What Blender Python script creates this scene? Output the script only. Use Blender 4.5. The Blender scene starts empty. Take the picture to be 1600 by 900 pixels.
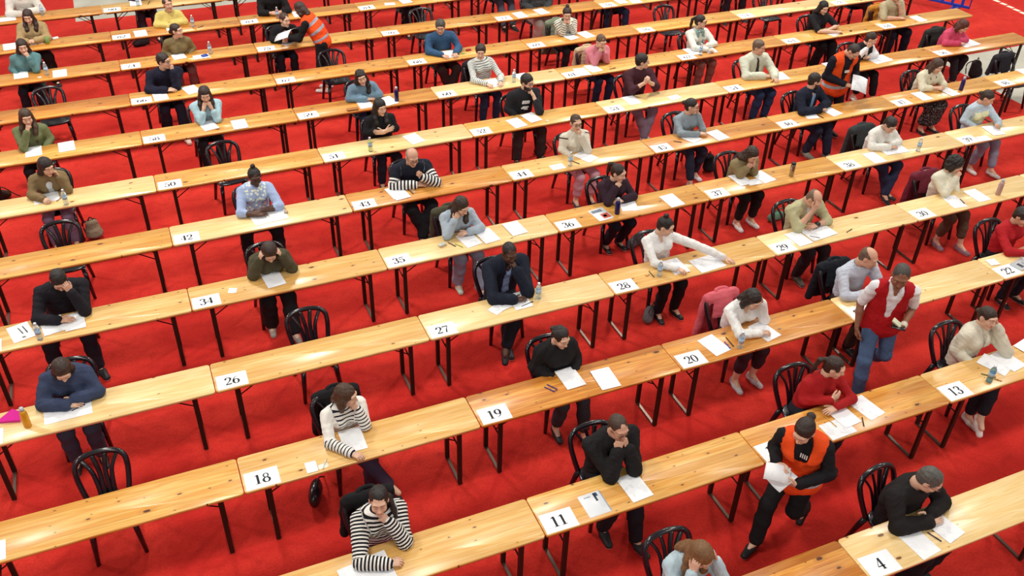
import bpy, math, random
import numpy as np
from mathutils import Vector, Matrix

R_ = random.Random(7)
SC = bpy.context.scene
COL = SC.collection

# ------------------------------------------------------------------ camera model (solved from the table seams)
CAMF = 1443.7251
CAMP = np.array([0.0713, -3.0196, 7.0013])
TH, PH, RO = 0.6384, 0.4162, 0.0297
RX = [0.2462, 0.195, 0.1546, 0.1187, 0.0747, 0.03, -0.0133, -0.0649, -0.1127, -0.1555, -0.2056, -0.2671]
RY = [0.0, 1.3774, 2.7654, 4.1505, 5.5466, 6.9143, 8.2872, 9.6731, 11.0285, 12.4278, 13.7903, 15.2183]
TL, TW, TH_Z = 2.2, 0.44, 0.75
_f = np.array([math.sin(PH)*math.cos(TH), math.cos(PH)*math.cos(TH), -math.sin(TH)])
_r = np.array([math.cos(PH), -math.sin(PH), 0.0]); _u = np.cross(_r, _f)
CR = _r*math.cos(RO)+_u*math.sin(RO); CU = -_r*math.sin(RO)+_u*math.cos(RO); CF = _f

def at(u, v, z=TH_Z):
    """photo pixel -> point on the horizontal plane at height z"""
    d = CF + CR*(u-800)/CAMF - CU*(v-450)/CAMF
    return CAMP + d*((z-CAMP[2])/d[2])

def px(P):
    d = np.array(P, float)-CAMP; z = d@CF
    return 800+CAMF*(d@CR)/z, 450-CAMF*(d@CU)/z

def row_x(row, u, y=None, z=TH_Z):
    y = RY[row]+TW if y is None else y
    lo, hi = -6.0, 24.0
    for _ in range(50):
        m = (lo+hi)/2
        if px((m, y, z))[0] < u: lo = m
        else: hi = m
    return (lo+hi)/2

# ------------------------------------------------------------------ materials
def lin(c):
    if isinstance(c, str):
        c = [int(c[i:i+2], 16)/255 for i in (0, 2, 4)]
    return tuple((x/12.92 if x <= 0.04045 else ((x+0.055)/1.055)**2.4) for x in c)+(1.0,)

_mats = {}
def _new(name):
    m = bpy.data.materials.new(name); m.use_nodes = True
    nt = m.node_tree; b = nt.nodes['Principled BSDF']
    return m, nt, b

def flat(name, c, rough=0.6, metal=0.0, spec=0.5, coat=0.0, trans=0.0, ior=1.45, bump=0.0, bscale=60):
    key = (name, c, rough)
    if key in _mats: return _mats[key]
    m, nt, b = _new(name)
    b.inputs['Base Color'].default_value = lin(c)
    b.inputs['Roughness'].default_value = rough
    b.inputs['Metallic'].default_value = metal
    b.inputs['Specular IOR Level'].default_value = spec
    b.inputs['Coat Weight'].default_value = coat
    b.inputs['Transmission Weight'].default_value = trans
    b.inputs['IOR'].default_value = ior
    # a faint procedural variation on every surface
    tc = nt.nodes.new('ShaderNodeTexCoord'); n = nt.nodes.new('ShaderNodeTexNoise')
    n.inputs['Scale'].default_value = bscale
    nt.links.new(tc.outputs['Object'], n.inputs['Vector'])
    if bump:
        bp = nt.nodes.new('ShaderNodeBump'); bp.inputs['Strength'].default_value = bump; bp.inputs['Distance'].default_value = 0.01
        nt.links.new(n.outputs['Fac'], bp.inputs['Height']); nt.links.new(bp.outputs['Normal'], b.inputs['Normal'])
    _mats[key] = m
    return m

class NT:
    """tiny node helper"""
    def __init__(s, nt): s.nt = nt
    def n(s, t, **k):
        x = s.nt.nodes.new(t)
        for a, v in k.items(): setattr(x, a, v)
        return x
    def val(s, x):  # socket or number
        return x
    def put(s, sock, v):
        if hasattr(v, 'is_output') or isinstance(v, bpy.types.NodeSocket): s.nt.links.new(v, sock)
        else: sock.default_value = v
    def math(s, op, a, b=0.0, c=0.0, clamp=False):
        x = s.n('ShaderNodeMath', operation=op, use_clamp=clamp)
        s.put(x.inputs[0], a); s.put(x.inputs[1], b)
        if op in ('MULTIPLY_ADD', 'COMPARE', 'SMOOTH_MIN'): s.put(x.inputs[2], c)
        return x.outputs[0]
    def mix(s, f, a, b):
        x = s.n('ShaderNodeMix', data_type='RGBA')
        s.put(x.inputs[0], f); s.put(x.inputs[6], a); s.put(x.inputs[7], b)
        return x.outputs[2]
    def ramp(s, f, lo, hi):
        x = s.n('ShaderNodeMapRange'); x.clamp = True
        s.put(x.inputs[0], f); x.inputs[1].default_value = lo; x.inputs[2].default_value = hi
        return x.outputs[0]

def wood(name, light, mid, dark, plank=0.5, knots=0.5, knot_c='5a3014'):
    m, nt, b = _new(name); h = NT(nt)
    tc = h.n('ShaderNodeTexCoord'); oi = h.n('ShaderNodeObjectInfo')
    off = h.n('ShaderNodeVectorMath', operation='MULTIPLY_ADD')
    cmb = h.n('ShaderNodeCombineXYZ'); h.put(cmb.inputs[0], oi.outputs['Random']); h.put(cmb.inputs[1], oi.outputs['Random']); h.put(cmb.inputs[2], oi.outputs['Random'])
    h.put(off.inputs[0], cmb.outputs[0]); off.inputs[1].default_value = (37.0, 0.0, 61.0); h.put(off.inputs[2], tc.outputs['Object'])
    P = off.outputs[0]
    sx = h.n('ShaderNodeSeparateXYZ'); h.put(sx.inputs[0], P)
    yw = h.n('ShaderNodeTexNoise'); yw.inputs['Scale'].default_value = 1.3; h.put(yw.inputs['Vector'], P)
    # plank id across the depth
    pid = h.math('FLOOR', h.math('DIVIDE', h.math('ADD', sx.outputs[1], 0.004), 0.0905))
    wn = h.n('ShaderNodeTexWhiteNoise', noise_dimensions='2D')
    cv = h.n('ShaderNodeCombineXYZ'); h.put(cv.inputs[0], pid); h.put(cv.inputs[1], h.math('MULTIPLY', oi.outputs['Random'], 91.0))
    h.put(wn.inputs['Vector'], cv.outputs[0])
    # long grain, shifted on each plank
    mp = h.n('ShaderNodeMapping'); mp.inputs['Scale'].default_value = (1.1, 16, 3)
    sh = h.n('ShaderNodeCombineXYZ'); h.put(sh.inputs[0], h.math('MULTIPLY', wn.outputs[0], 9.0)); h.put(sh.inputs[2], h.math('MULTIPLY', wn.outputs[0], 5.0))
    ad = h.n('ShaderNodeVectorMath', operation='ADD'); h.put(ad.inputs[0], P); h.put(ad.inputs[1], sh.outputs[0])
    h.put(mp.inputs['Vector'], ad.outputs[0])
    g = h.n('ShaderNodeTexNoise'); g.inputs['Scale'].default_value = 1.6; g.inputs['Detail'].default_value = 5; g.inputs['Distortion'].default_value = 0.7
    h.put(g.inputs['Vector'], mp.outputs[0])
    mp2 = h.n('ShaderNodeMapping'); mp2.inputs['Scale'].default_value = (2.0, 75, 3); h.put(mp2.inputs['Vector'], ad.outputs[0])
    g2 = h.n('ShaderNodeTexNoise'); g2.inputs['Scale'].default_value = 1.5; g2.inputs['Detail'].default_value = 3; h.put(g2.inputs['Vector'], mp2.outputs[0])
    grain = h.ramp(g.outputs['Fac'], 0.40, 0.60)
    c1 = h.mix(grain, lin(light), lin(mid))
    c2 = h.mix(h.math('MULTIPLY', h.ramp(g2.outputs['Fac'], 0.50, 0.70), 0.55), c1, lin(dark))
    c3 = h.mix(h.math('MULTIPLY', h.ramp(wn.outputs[0], 0.25, 1.0), plank), c2, lin(dark))
    fr = h.math('FRACT', h.math('DIVIDE', h.math('ADD', sx.outputs[1], 0.004), 0.0905))
    seam = h.math('LESS_THAN', fr, 0.035)
    c3 = h.mix(h.math('MULTIPLY', seam, plank*0.6), c3, lin(knot_c))
    # knots
    kv = h.n('ShaderNodeMapping'); kv.inputs['Scale'].default_value = (4.2, 8.5, 1.0); kn = h.n('ShaderNodeTexNoise'); kn.inputs['Scale'].default_value = 22; h.put(kn.inputs['Vector'], P)
    kp = h.n('ShaderNodeVectorMath', operation='MULTIPLY_ADD'); h.put(kp.inputs[0], kn.outputs['Color']); kp.inputs[1].default_value = (.022, .014, 0); h.put(kp.inputs[2], P)
    h.put(kv.inputs['Vector'], kp.outputs[0])
    vo = h.n('ShaderNodeTexVoronoi', voronoi_dimensions='2D'); vo.inputs['Scale'].default_value = 1.0; h.put(vo.inputs['Vector'], kv.outputs[0])
    sc = h.n('ShaderNodeSeparateColor'); h.put(sc.inputs[0], vo.outputs['Color'])
    keep = h.math('GREATER_THAN', sc.outputs[0], 1.0-knots)
    size = h.math('MULTIPLY_ADD', h.math('POWER', sc.outputs[1], 3.0), 0.13, 0.035)
    kd = h.math('SUBTRACT', 1.0, h.math('DIVIDE', vo.outputs['Distance'], size), clamp=True)
    kf = h.math('MULTIPLY', keep, h.ramp(kd, 0.0, 0.35))
    halo = h.math('MULTIPLY', keep, h.math('SUBTRACT', 1.0, h.math('DIVIDE', vo.outputs['Distance'], h.math('MULTIPLY', size, 2.6)), clamp=True))
    c4 = h.mix(h.math('MULTIPLY', halo, 0.55), c3, lin(dark))
    c5 = h.mix(kf, c4, lin(knot_c))
    h.put(b.inputs['Base Color'], c5)
    b.inputs['Roughness'].default_value = 0.42
    b.inputs['Specular IOR Level'].default_value = 0.5
    b.inputs['Coat Weight'].default_value = 0.55; b.inputs['Coat Roughness'].default_value = 0.23
    bp = h.n('ShaderNodeBump'); bp.inputs['Strength'].default_value = 0.12; bp.inputs['Distance'].default_value = 0.004
    h.put(bp.inputs['Height'], g2.outputs['Fac']); h.put(b.inputs['Normal'], bp.outputs[0]); 
    return m

WOOD = {
 'o1': wood('orange pine planks', 'ecb058', 'dc9236', 'ac621c', 0.60, 0.62),
 'o2': wood('honey pine planks', 'efbc68', 'e2a144', 'ba7626', 0.55, 0.48),
 'o3': wood('amber pine planks', 'e8a448', 'd2822a', '9c5214', 0.65, 0.66),
 'p1': wood('pale pine board', 'f4d69c', 'ecc682', 'd8a860', 0.12, 0.22, '7a4a22'),
 'p2': wood('light pine planks', 'f2ca84', 'e6b262', 'c88c3c', 0.45, 0.36, '6a3a18'),
}

def carpet_mat():
    m, nt, b = _new('red carpet'); h = NT(nt)
    tc = h.n('ShaderNodeTexCoord')
    n1 = h.n('ShaderNodeTexNoise'); n1.inputs['Scale'].default_value = 0.9; n1.inputs['Detail'].default_value = 4; n1.inputs['Distortion'].default_value = 1.2
    n2 = h.n('ShaderNodeTexNoise'); n2.inputs['Scale'].default_value = 42; n2.inputs['Detail'].default_value = 3
    n3 = h.n('ShaderNodeTexNoise'); n3.inputs['Scale'].default_value = 3.5; n3.inputs['Detail'].default_value = 5; n3.inputs['Distortion'].default_value = 2.0
    for n in (n1, n2, n3): h.put(n.inputs['Vector'], tc.outputs['Object'])
    c = h.mix(h.ramp(n1.outputs['Fac'], 0.35, 0.68), lin('bb2520'), lin('cf342a'))
    c = h.mix(h.math('MULTIPLY', h.ramp(n3.outputs['Fac'], 0.48, 0.74), 0.42), c, lin('961814'))
    c = h.mix(h.math('MULTIPLY', h.ramp(n2.outputs['Fac'], 0.40, 0.72), 0.4), c, lin('9c1a14'))
    h.put(b.inputs['Base Color'], c)
    b.inputs['Roughness'].default_value = 0.95; b.inputs['Specular IOR Level'].default_value = 0.15
    b.inputs['Sheen Weight'].default_value = 0.12; b.inputs['Sheen Tint'].default_value = lin('ff8a70')
    bp = h.n('ShaderNodeBump'); bp.inputs['Strength'].default_value = 0.5; bp.inputs['Distance'].default_value = 0.01
    h.put(bp.inputs['Height'], h.math('ADD', n2.outputs['Fac'], h.math('MULTIPLY', n3.outputs['Fac'], 2.0))); h.put(b.inputs['Normal'], bp.outputs[0])
    return m

def concrete_mat():
    m, nt, b = _new('grey hall concrete'); h = NT(nt)
    tc = h.n('ShaderNodeTexCoord')
    n1 = h.n('ShaderNodeTexNoise'); n1.inputs['Scale'].default_value = 1.5; n1.inputs['Detail'].default_value = 6
    h.put(n1.inputs['Vector'], tc.outputs['Object'])
    h.put(b.inputs['Base Color'], h.mix(h.ramp(n1.outputs['Fac'], 0.3, 0.7), lin('a9a69a'), lin('c2bfb2')))
    b.inputs['Roughness'].default_value = 0.55
    return m

def garment(c, pat=None, c2=None, period=0.03, duty=0.5, rough=0.85, zones=None, umin=None, umax=None, bump=0.35):
    """cloth; patterns read the attribute 'gar' = (distance along the torso or sleeve, zone, side)"""
    key = ('g', c, pat, c2, period, duty, str(zones), umin, umax)
    if key in _mats: return _mats[key]
    m, nt, b = _new('cloth '+c); h = NT(nt)
    tc = h.n('ShaderNodeTexCoord')
    n = h.n('ShaderNodeTexNoise'); n.inputs['Scale'].default_value = 9; n.inputs['Detail'].default_value = 4; n.inputs['Distortion'].default_value = 0.8
    h.put(n.inputs['Vector'], tc.outputs['Object'])
    base = lin(c)
    dk = tuple(x*0.86 for x in base[:3])+(1,)
    col = h.mix(h.ramp(n.outputs['Fac'], 0.4, 0.7), base, dk)
    if pat:
        a = h.n('ShaderNodeAttribute', attribute_name='gar'); s = h.n('ShaderNodeSeparateXYZ'); h.put(s.inputs[0], a.outputs['Vector'])
        u, zn = s.outputs[0], s.outputs[1]
        if pat == 'stripe':
            f = h.math('LESS_THAN', h.math('FRACT', h.math('DIVIDE', h.math('ADD', u, 10.0), period)), duty)
        elif pat == 'band':
            f = 1.0
        elif pat == 'print':
            v = h.n('ShaderNodeTexVoronoi'); v.inputs['Scale'].default_value = period; h.put(v.inputs['Vector'], tc.outputs['Object'])
            f = h.math('LESS_THAN', v.outputs['Distance'], duty)
        if umin is not None: f = h.math('MULTIPLY', f, h.math('GREATER_THAN', u, umin))
        if umax is not None: f = h.math('MULTIPLY', f, h.math('LESS_THAN', u, umax))
        if zones is not None:
            g = None
            for z in zones:
                t = h.math('COMPARE', zn, float(z), 0.3)
                g = t if g is None else h.math('ADD', g, t, clamp=True)
            f = h.math('MULTIPLY', f, g)
        col = h.mix(f, col, lin(c2))
    h.put(b.inputs['Base Color'], col)
    b.inputs['Roughness'].default_value = rough; b.inputs['Specular IOR Level'].default_value = 0.25
    bp = h.n('ShaderNodeBump'); bp.inputs['Strength'].default_value = bump; bp.inputs['Distance'].default_value = 0.03
    h.put(bp.inputs['Height'], n.outputs['Fac']); h.put(b.inputs['Normal'], bp.outputs[0])
    _mats[key] = m
    return m

def hairmat(c):
    key = ('h', c)
    if key in _mats: return _mats[key]
    m, nt, b = _new('hair '+c); h = NT(nt)
    tc = h.n('ShaderNodeTexCoord'); mp = h.n('ShaderNodeMapping'); mp.inputs['Scale'].default_value = (60, 60, 9); h.put(mp.inputs['Vector'], tc.outputs['Object'])
    n = h.n('ShaderNodeTexNoise'); n.inputs['Scale'].default_value = 1.5; n.inputs['Detail'].default_value = 3; n.inputs['Distortion'].default_value = 1.5; h.put(n.inputs['Vector'], mp.outputs[0])
    base = lin(c); hi = tuple(min(1, x*1.9+0.004) for x in base[:3])+(1,)
    h.put(b.inputs['Base Color'], h.mix(h.ramp(n.outputs['Fac'], 0.4, 0.75), base, hi))
    b.inputs['Roughness'].default_value = 0.45
    bp = h.n('ShaderNodeBump'); bp.inputs['Strength'].default_value = 0.6; bp.inputs['Distance'].default_value = 0.01
    h.put(bp.inputs['Height'], n.outputs['Fac']); h.put(b.inputs['Normal'], bp.outputs[0])
    _mats[key] = m
    return m

def paper_mat(name, text=0.5, scale=95):
    """white sheet with faint printed lines in its own coordinates"""
    m, nt, b = _new(name); h = NT(nt)
    tc = h.n('ShaderNodeTexCoord'); oi = h.n('ShaderNodeObjectInfo')
    s = h.n('ShaderNodeSeparateXYZ'); h.put(s.inputs[0], tc.outputs['Object'])
    ln = h.math('LESS_THAN', h.math('FRACT', h.math('MULTIPLY', s.outputs[1], scale)), 0.35)
    n = h.n('ShaderNodeTexNoise', noise_dimensions='4D'); n.inputs['Scale'].default_value = 14; n.inputs['Detail'].default_value = 2
    h.put(n.inputs['Vector'], tc.outputs['Object']); h.put(n.inputs['W'], h.math('MULTIPLY', oi.outputs['Random'], 50.0))
    f = h.math('MULTIPLY', h.math('MULTIPLY', ln, h.math('GREATER_THAN', n.outputs['Fac'], 0.62-0.12*text)), 0.22+0.3*text)
    h.put(b.inputs['Base Color'], h.mix(f, lin('f2f3f8'), lin('6a7080')))
    b.inputs['Roughness'].default_value = 0.55
    return m

M_CARPET = carpet_mat(); M_CONC = concrete_mat()
M_STEEL = flat('dark painted steel', '2a1d18', 0.45, metal=0.3)
M_BAR = flat('worn steel bar', '6a5a50', 0.35, metal=0.6)
M_PLASTIC = flat('black glossy plastic', '17121a', 0.22, coat=0.4)
M_PAPER = paper_mat('printed paper', 0.6); M_PAPER0 = paper_mat('blank paper', 0.0); M_CARD = flat('number card', 'eef0f6', 0.6)
M_INK = flat('black ink', '15161c', 0.7)
M_EYE = flat('eye white', 'b8a89c', 0.4); M_IRIS = flat('iris', '2a1a10', 0.2)
M_GLASS = flat('clear plastic', 'e8f0f4', 0.08, trans=0.85, ior=1.2)
M_SOLE = flat('white rubber', 'd8d6d2', 0.7)
M_WHITE = flat('white plastic', 'eeeeee', 0.4)

# ------------------------------------------------------------------ object helpers
def link(o, parent=None):
    COL.objects.link(o)
    if parent is not None: o.parent = parent
    return o

def tag(o, label=None, cat=None, group=None, kind=None):
    if label: o['label'] = label
    if cat: o['category'] = cat
    if group: o['group'] = group
    if kind: o['kind'] = kind
    return o

def empty(name, loc, rz=0.0):
    o = bpy.data.objects.new(name, None); o.empty_display_size = 0.1
    o.location = tuple(loc); o.rotation_euler = (0, 0, rz)
    return link(o)

def mesh(name, V, F, mats, mi=None, smooth=True):
    me = bpy.data.meshes.new(name)
    me.from_pydata(V if not isinstance(V, np.ndarray) else V.tolist(), [], F if not isinstance(F, np.ndarray) else F.tolist())
    for m in (mats if isinstance(mats, (list, tuple)) else [mats]): me.materials.append(m)
    n = len(me.polygons)
    if mi is not None: me.polygons.foreach_set('material_index', np.asarray(mi, dtype=np.int32))
    me.polygons.foreach_set('use_smooth', np.full(n, bool(smooth)))
    me.update()
    return me

def mob(name, V, F, mats, parent=None, mi=None, smooth=True, loc=None, rz=None):
    o = bpy.data.objects.new(name, mesh(name, V, F, mats, mi, smooth)); link(o, parent)
    if loc is not None: o.location = tuple(loc)
    if rz is not None: o.rotation_euler = (0, 0, rz)
    return o

class MB:
    def __init__(s): s.V = []; s.F = []
    def add(s, V, F):
        n = len(s.V); s.V += [tuple(map(float, v)) for v in V]; s.F += [tuple(i+n for i in f) for f in F]; return s
    def box(s, lo, hi):
        x0, y0, z0 = lo; x1, y1, z1 = hi
        return s.add([(x0,y0,z0),(x1,y0,z0),(x1,y1,z0),(x0,y1,z0),(x0,y0,z1),(x1,y0,z1),(x1,y1,z1),(x0,y1,z1)],
                     [(3,2,1,0),(4,5,6,7),(0,1,5,4),(1,2,6,5),(2,3,7,6),(3,0,4,7)])
    def slab(s, x0, y0, x1, y1, z0, z1, r=0.02, n=4, bev=0.003):
        pts = []
        for cx, cy, a0 in ((x1-r,y1-r,0),(x0+r,y1-r,90),(x0+r,y0+r,180),(x1-r,y0+r,270)):
            for k in range(n+1):
                a = math.radians(a0+90*k/n); pts.append((cx+r*math.cos(a), cy+r*math.sin(a), cx, cy))
        N = len(pts); V = []
        for z, ins in ((z0, 0), (z1-bev, 0), (z1, bev)):
            for x, y, cx, cy in pts:
                d = math.hypot(x-cx, y-cy) or 1
                V.append((x-(x-cx)/d*ins, y-(y-cy)/d*ins, z))
        F = [tuple(reversed(range(N))), tuple(range(2*N, 3*N))]
        for l in range(2):
            for i in range(N): F.append((l*N+i, l*N+(i+1) % N, (l+1)*N+(i+1) % N, (l+1)*N+i))
        return s.add(V, F)
    def tube(s, pts, r, n=8, closed=False, sq=1.0, up=(0, 0, 1)):
        P = [np.array(p, float) for p in pts]; m = len(P); V = []
        rr = r if isinstance(r, (list, tuple)) else [r]*m
        for i, p in enumerate(P):
            t = (P[(i+1) % m]-P[i-1]) if closed else (P[min(i+1, m-1)]-P[max(i-1, 0)])
            t = t/(np.linalg.norm(t)+1e-9)
            a = np.cross(t, np.array(up, float))
            if np.linalg.norm(a) < 0.1: a = np.cross(t, (0, 1, 0))
            a /= np.linalg.norm(a); b = np.cross(a, t)
            for k in range(n):
                th = 2*math.pi*k/n
                V.append(p+rr[i]*(a*math.cos(th)+b*math.sin(th)*sq))
        F = []
        for i in range(m if closed else m-1):
            for k in range(n):
                j = (i+1) % m
                F.append((i*n+k, i*n+(k+1) % n, j*n+(k+1) % n, j*n+k))
        if not closed:
            F.append(tuple(reversed(range(n)))); F.append(tuple((m-1)*n+k for k in range(n)))
        return s.add(V, F)
    def lathe(s, prof, n=20, c=(0, 0, 0)):
        V = []; F = []
        for rad, z in prof:
            for k in range(n):
                a = 2*math.pi*k/n; V.append((c[0]+rad*math.cos(a), c[1]+rad*math.sin(a), c[2]+z))
        m = len(prof)
        for i in range(m-1):
            for k in range(n): F.append((i*n+k, i*n+(k+1) % n, (i+1)*n+(k+1) % n, (i+1)*n+k))
        F.append(tuple(reversed(range(n)))); F.append(tuple((m-1)*n+k for k in range(n)))
        return s.add(V, F)
    def ob(s, name, mat, parent=None, **k): return mob(name, s.V, s.F, mat, parent, **k)

def spline(P, n=6):
    P = [np.array(p, float) for p in P]; Q = [P[0]]+P+[P[-1]]; out = []
    for i in range(1, len(Q)-2):
        a, b, c, d = Q[i-1:i+3]
        for k in range(n):
            t = k/n
            out.append(0.5*((2*b)+(c-a)*t+(2*a-5*b+4*c-d)*t*t+(3*b-a-3*c+d)*t**3))
    out.append(P[-1]); return out

def copy_tree(o, parent=None):
    c = o.copy(); COL.objects.link(c); c.parent = parent
    for ch in list(o.children): copy_tree(ch, c)
    return c

# ------------------------------------------------------------------ signed distance modelling (bodies, clothes, hair, bags)
class Sdf:
    def __init__(s, h): s.h = h; s.pr = []
    def cap(s, a, b, ra, rb=None, ku=1.0, u=(1, 0, 0), k=0.02, op='+'):
        s.pr.append(('c', np.array(a, float), np.array(b, float), ra, ra if rb is None else rb, ku, np.array(u, float), k, op)); return s
    def ell(s, c, r, R=None, k=0.02, op='+'):
        s.pr.append(('e', np.array(c, float), np.array(r, float), np.eye(3) if R is None else np.array(R, float), k, op)); return s
    def plane(s, n, d, k=0.004):
        n = np.array(n, float); n /= np.linalg.norm(n)
        s.pr.append(('p', n, float(d), k, '-')); return s     # removes the side n.p > d
    def build(s):
        lo = np.full(3, 1e9); hi = -lo
        for p in s.pr:
            if p[-1] != '+': continue
            if p[0] == 'c':
                m = max(p[3], p[4])*max(1.0, p[5]); a = np.minimum(p[1], p[2])-m; b = np.maximum(p[1], p[2])+m
            else:
                m = p[2].max(); a = p[1]-m; b = p[1]+m
            lo = np.minimum(lo, a); hi = np.maximum(hi, b)
        h = s.h; lo = lo-2.5*h; n = np.ceil((hi+2.5*h-lo)/h).astype(int)+1
        F = np.full(n, 1.0, np.float32)
        ax = [lo[i]+h*np.arange(n[i]) for i in range(3)]
        for p in s.pr:
            k, op = p[-2], p[-1]
            if p[0] == 'p':
                D = (p[1][0]*ax[0][:, None, None]+p[1][1]*ax[1][None, :, None]+p[1][2]*ax[2][None, None, :])-p[2]
                F = np.maximum(F, D).astype(np.float32); continue
            if p[0] == 'c':
                m = max(p[3], p[4])*max(1.0, p[5])+k+2*h; a = np.minimum(p[1], p[2])-m; b = np.maximum(p[1], p[2])+m
            else:
                m = p[2].max()+k+2*h; a = p[1]-m; b = p[1]+m
            i0 = np.clip(np.floor((a-lo)/h).astype(int), 0, n); i1 = np.clip(np.ceil((b-lo)/h).astype(int)+1, 0, n)
            if (i1 <= i0).any(): continue
            X = ax[0][i0[0]:i1[0]][:, None, None]; Y = ax[1][i0[1]:i1[1]][None, :, None]; Z = ax[2][i0[2]:i1[2]][None, None, :]
            if p[0] == 'c':
                ba = p[2]-p[1]; L2 = ba@ba+1e-9
                dx, dy, dz = X-p[1][0], Y-p[1][1], Z-p[1][2]
                t = np.clip((dx*ba[0]+dy*ba[1]+dz*ba[2])/L2, 0, 1)
                dx = dx-t*ba[0]; dy = dy-t*ba[1]; dz = dz-t*ba[2]
                q = dx*dx+dy*dy+dz*dz
                if p[5] != 1.0:
                    du = dx*p[6][0]+dy*p[6][1]+dz*p[6][2]
                    q = q-du*du*(1-1/p[5]**2)
                D = np.sqrt(np.maximum(q, 0))-(p[3]+(p[4]-p[3])*t)
            else:
                Rm = p[3]; dx, dy, dz = X-p[1][0], Y-p[1][1], Z-p[1][2]
                q = 0
                for j in range(3): q = q+((dx*Rm[0, j]+dy*Rm[1, j]+dz*Rm[2, j])/p[2][j])**2
                D = (np.sqrt(q)-1)*p[2].min()
            sl = (slice(i0[0], i1[0]), slice(i0[1], i1[1]), slice(i0[2], i1[2]))
            S = F[sl]
            if op == '+':
                hh = np.clip(0.5+0.5*(S-D)/k, 0, 1); F[sl] = S+(D-S)*hh-k*hh*(1-hh)
            else:
                D = -D; hh = np.clip(0.5-0.5*(S-D)/k, 0, 1); F[sl] = S+(D-S)*hh+k*hh*(1-hh)
        return surf(F, lo, h)

def surf(F, lo, h):
    I = F < 0
    I[0] = I[-1] = False; I[:, 0] = I[:, -1] = False; I[:, :, 0] = I[:, :, -1] = False
    cnt = np.zeros(tuple(np.array(I.shape)-1), np.int8)
    offs = [(0,0,0),(1,0,0),(0,1,0),(1,1,0),(0,0,1),(1,0,1),(0,1,1),(1,1,1)]
    sh = cnt.shape
    for o in offs: cnt += I[o[0]:o[0]+sh[0], o[1]:o[1]+sh[1], o[2]:o[2]+sh[2]]
    act = np.argwhere((cnt > 0) & (cnt < 8))
    if len(act) == 0: return np.zeros((0, 3)), np.zeros((0, 4), int)
    idx = np.full(sh, -1, np.int64); idx[act[:, 0], act[:, 1], act[:, 2]] = np.arange(len(act))
    C = np.stack([np.where(I[act[:,0]+o[0], act[:,1]+o[1], act[:,2]+o[2]], np.minimum(F[act[:,0]+o[0], act[:,1]+o[1], act[:,2]+o[2]], -1e-6), np.maximum(F[act[:,0]+o[0], act[:,1]+o[1], act[:,2]+o[2]], 1e-6)) for o in offs], 1)
    acc = np.zeros((len(act), 3)); w = np.zeros(len(act))
    for a in range(8):
        for b in range(a+1, 8):
            oa, ob = np.array(offs[a]), np.array(offs[b])
            if np.abs(oa-ob).sum() != 1: continue
            fa, fb = C[:, a], C[:, b]; m = (fa < 0) != (fb < 0)
            t = np.where(m, fa/np.where(m, fa-fb, 1), 0)
            acc += m[:, None]*(oa+(ob-oa)*t[:, None]); w += m
    V = lo+h*(act+acc/w[:, None])
    Q = []
    for ax in range(3):
        u, v = (ax+1) % 3, (ax+2) % 3
        A = I[tuple(slice(0, -1) if d == ax else slice(None) for d in range(3))]
        B = I[tuple(slice(1, None) if d == ax else slice(None) for d in range(3))]
        e = np.argwhere(A != B); e = e[(e[:, u] > 0) & (e[:, v] > 0)]
        ins = A[e[:, 0], e[:, 1], e[:, 2]]
        def cell(du, dv):
            c = e.copy(); c[:, u] -= du; c[:, v] -= dv
            return idx[c[:, 0], c[:, 1], c[:, 2]]
        q = np.stack([cell(1, 1), cell(0, 1), cell(0, 0), cell(1, 0)], 1)
        q[~ins] = q[~ins][:, ::-1]
        Q.append(q)
    Q = np.concatenate(Q); Q = Q[(Q >= 0).all(1)]
    return V, Q

def normals(V, Q):
    n = np.cross(V[Q[:, 2]]-V[Q[:, 0]], V[Q[:, 3]]-V[Q[:, 1]])
    N = np.zeros_like(V)
    for k in range(4): np.add.at(N, Q[:, k], n)
    return N/(np.linalg.norm(N, axis=1)[:, None]+1e-12)

def wrinkle(V, Q, amp, seed=0, f=1.0):
    if amp <= 0 or len(V) == 0: return V
    r = np.random.RandomState(seed); d = np.zeros(len(V))
    for k in range(5):
        w = r.normal(size=3)*f*(16+9*k); w2 = r.normal(size=3)*f*14
        q = np.sin(V@w+2.2*np.sin(V@w2+r.rand()*6)+r.rand()*6)
        d += (q if k < 2 else 0.9-2.0*np.abs(q)**.8)/(1.4+0.5*k)
    return V+normals(V, Q)*(amp*d*0.5)[:, None]

def rx(a): c, s = math.cos(a), math.sin(a); return np.array([[1,0,0],[0,c,-s],[0,s,c]])
def ry(a): c, s = math.cos(a), math.sin(a); return np.array([[c,0,s],[0,1,0],[-s,0,c]])
def rz(a): c, s = math.cos(a), math.sin(a); return np.array([[c,-s,0],[s,c,0],[0,0,1]])
def nrm(v): v = np.array(v, float); return v/(np.linalg.norm(v)+1e-9)

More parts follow.
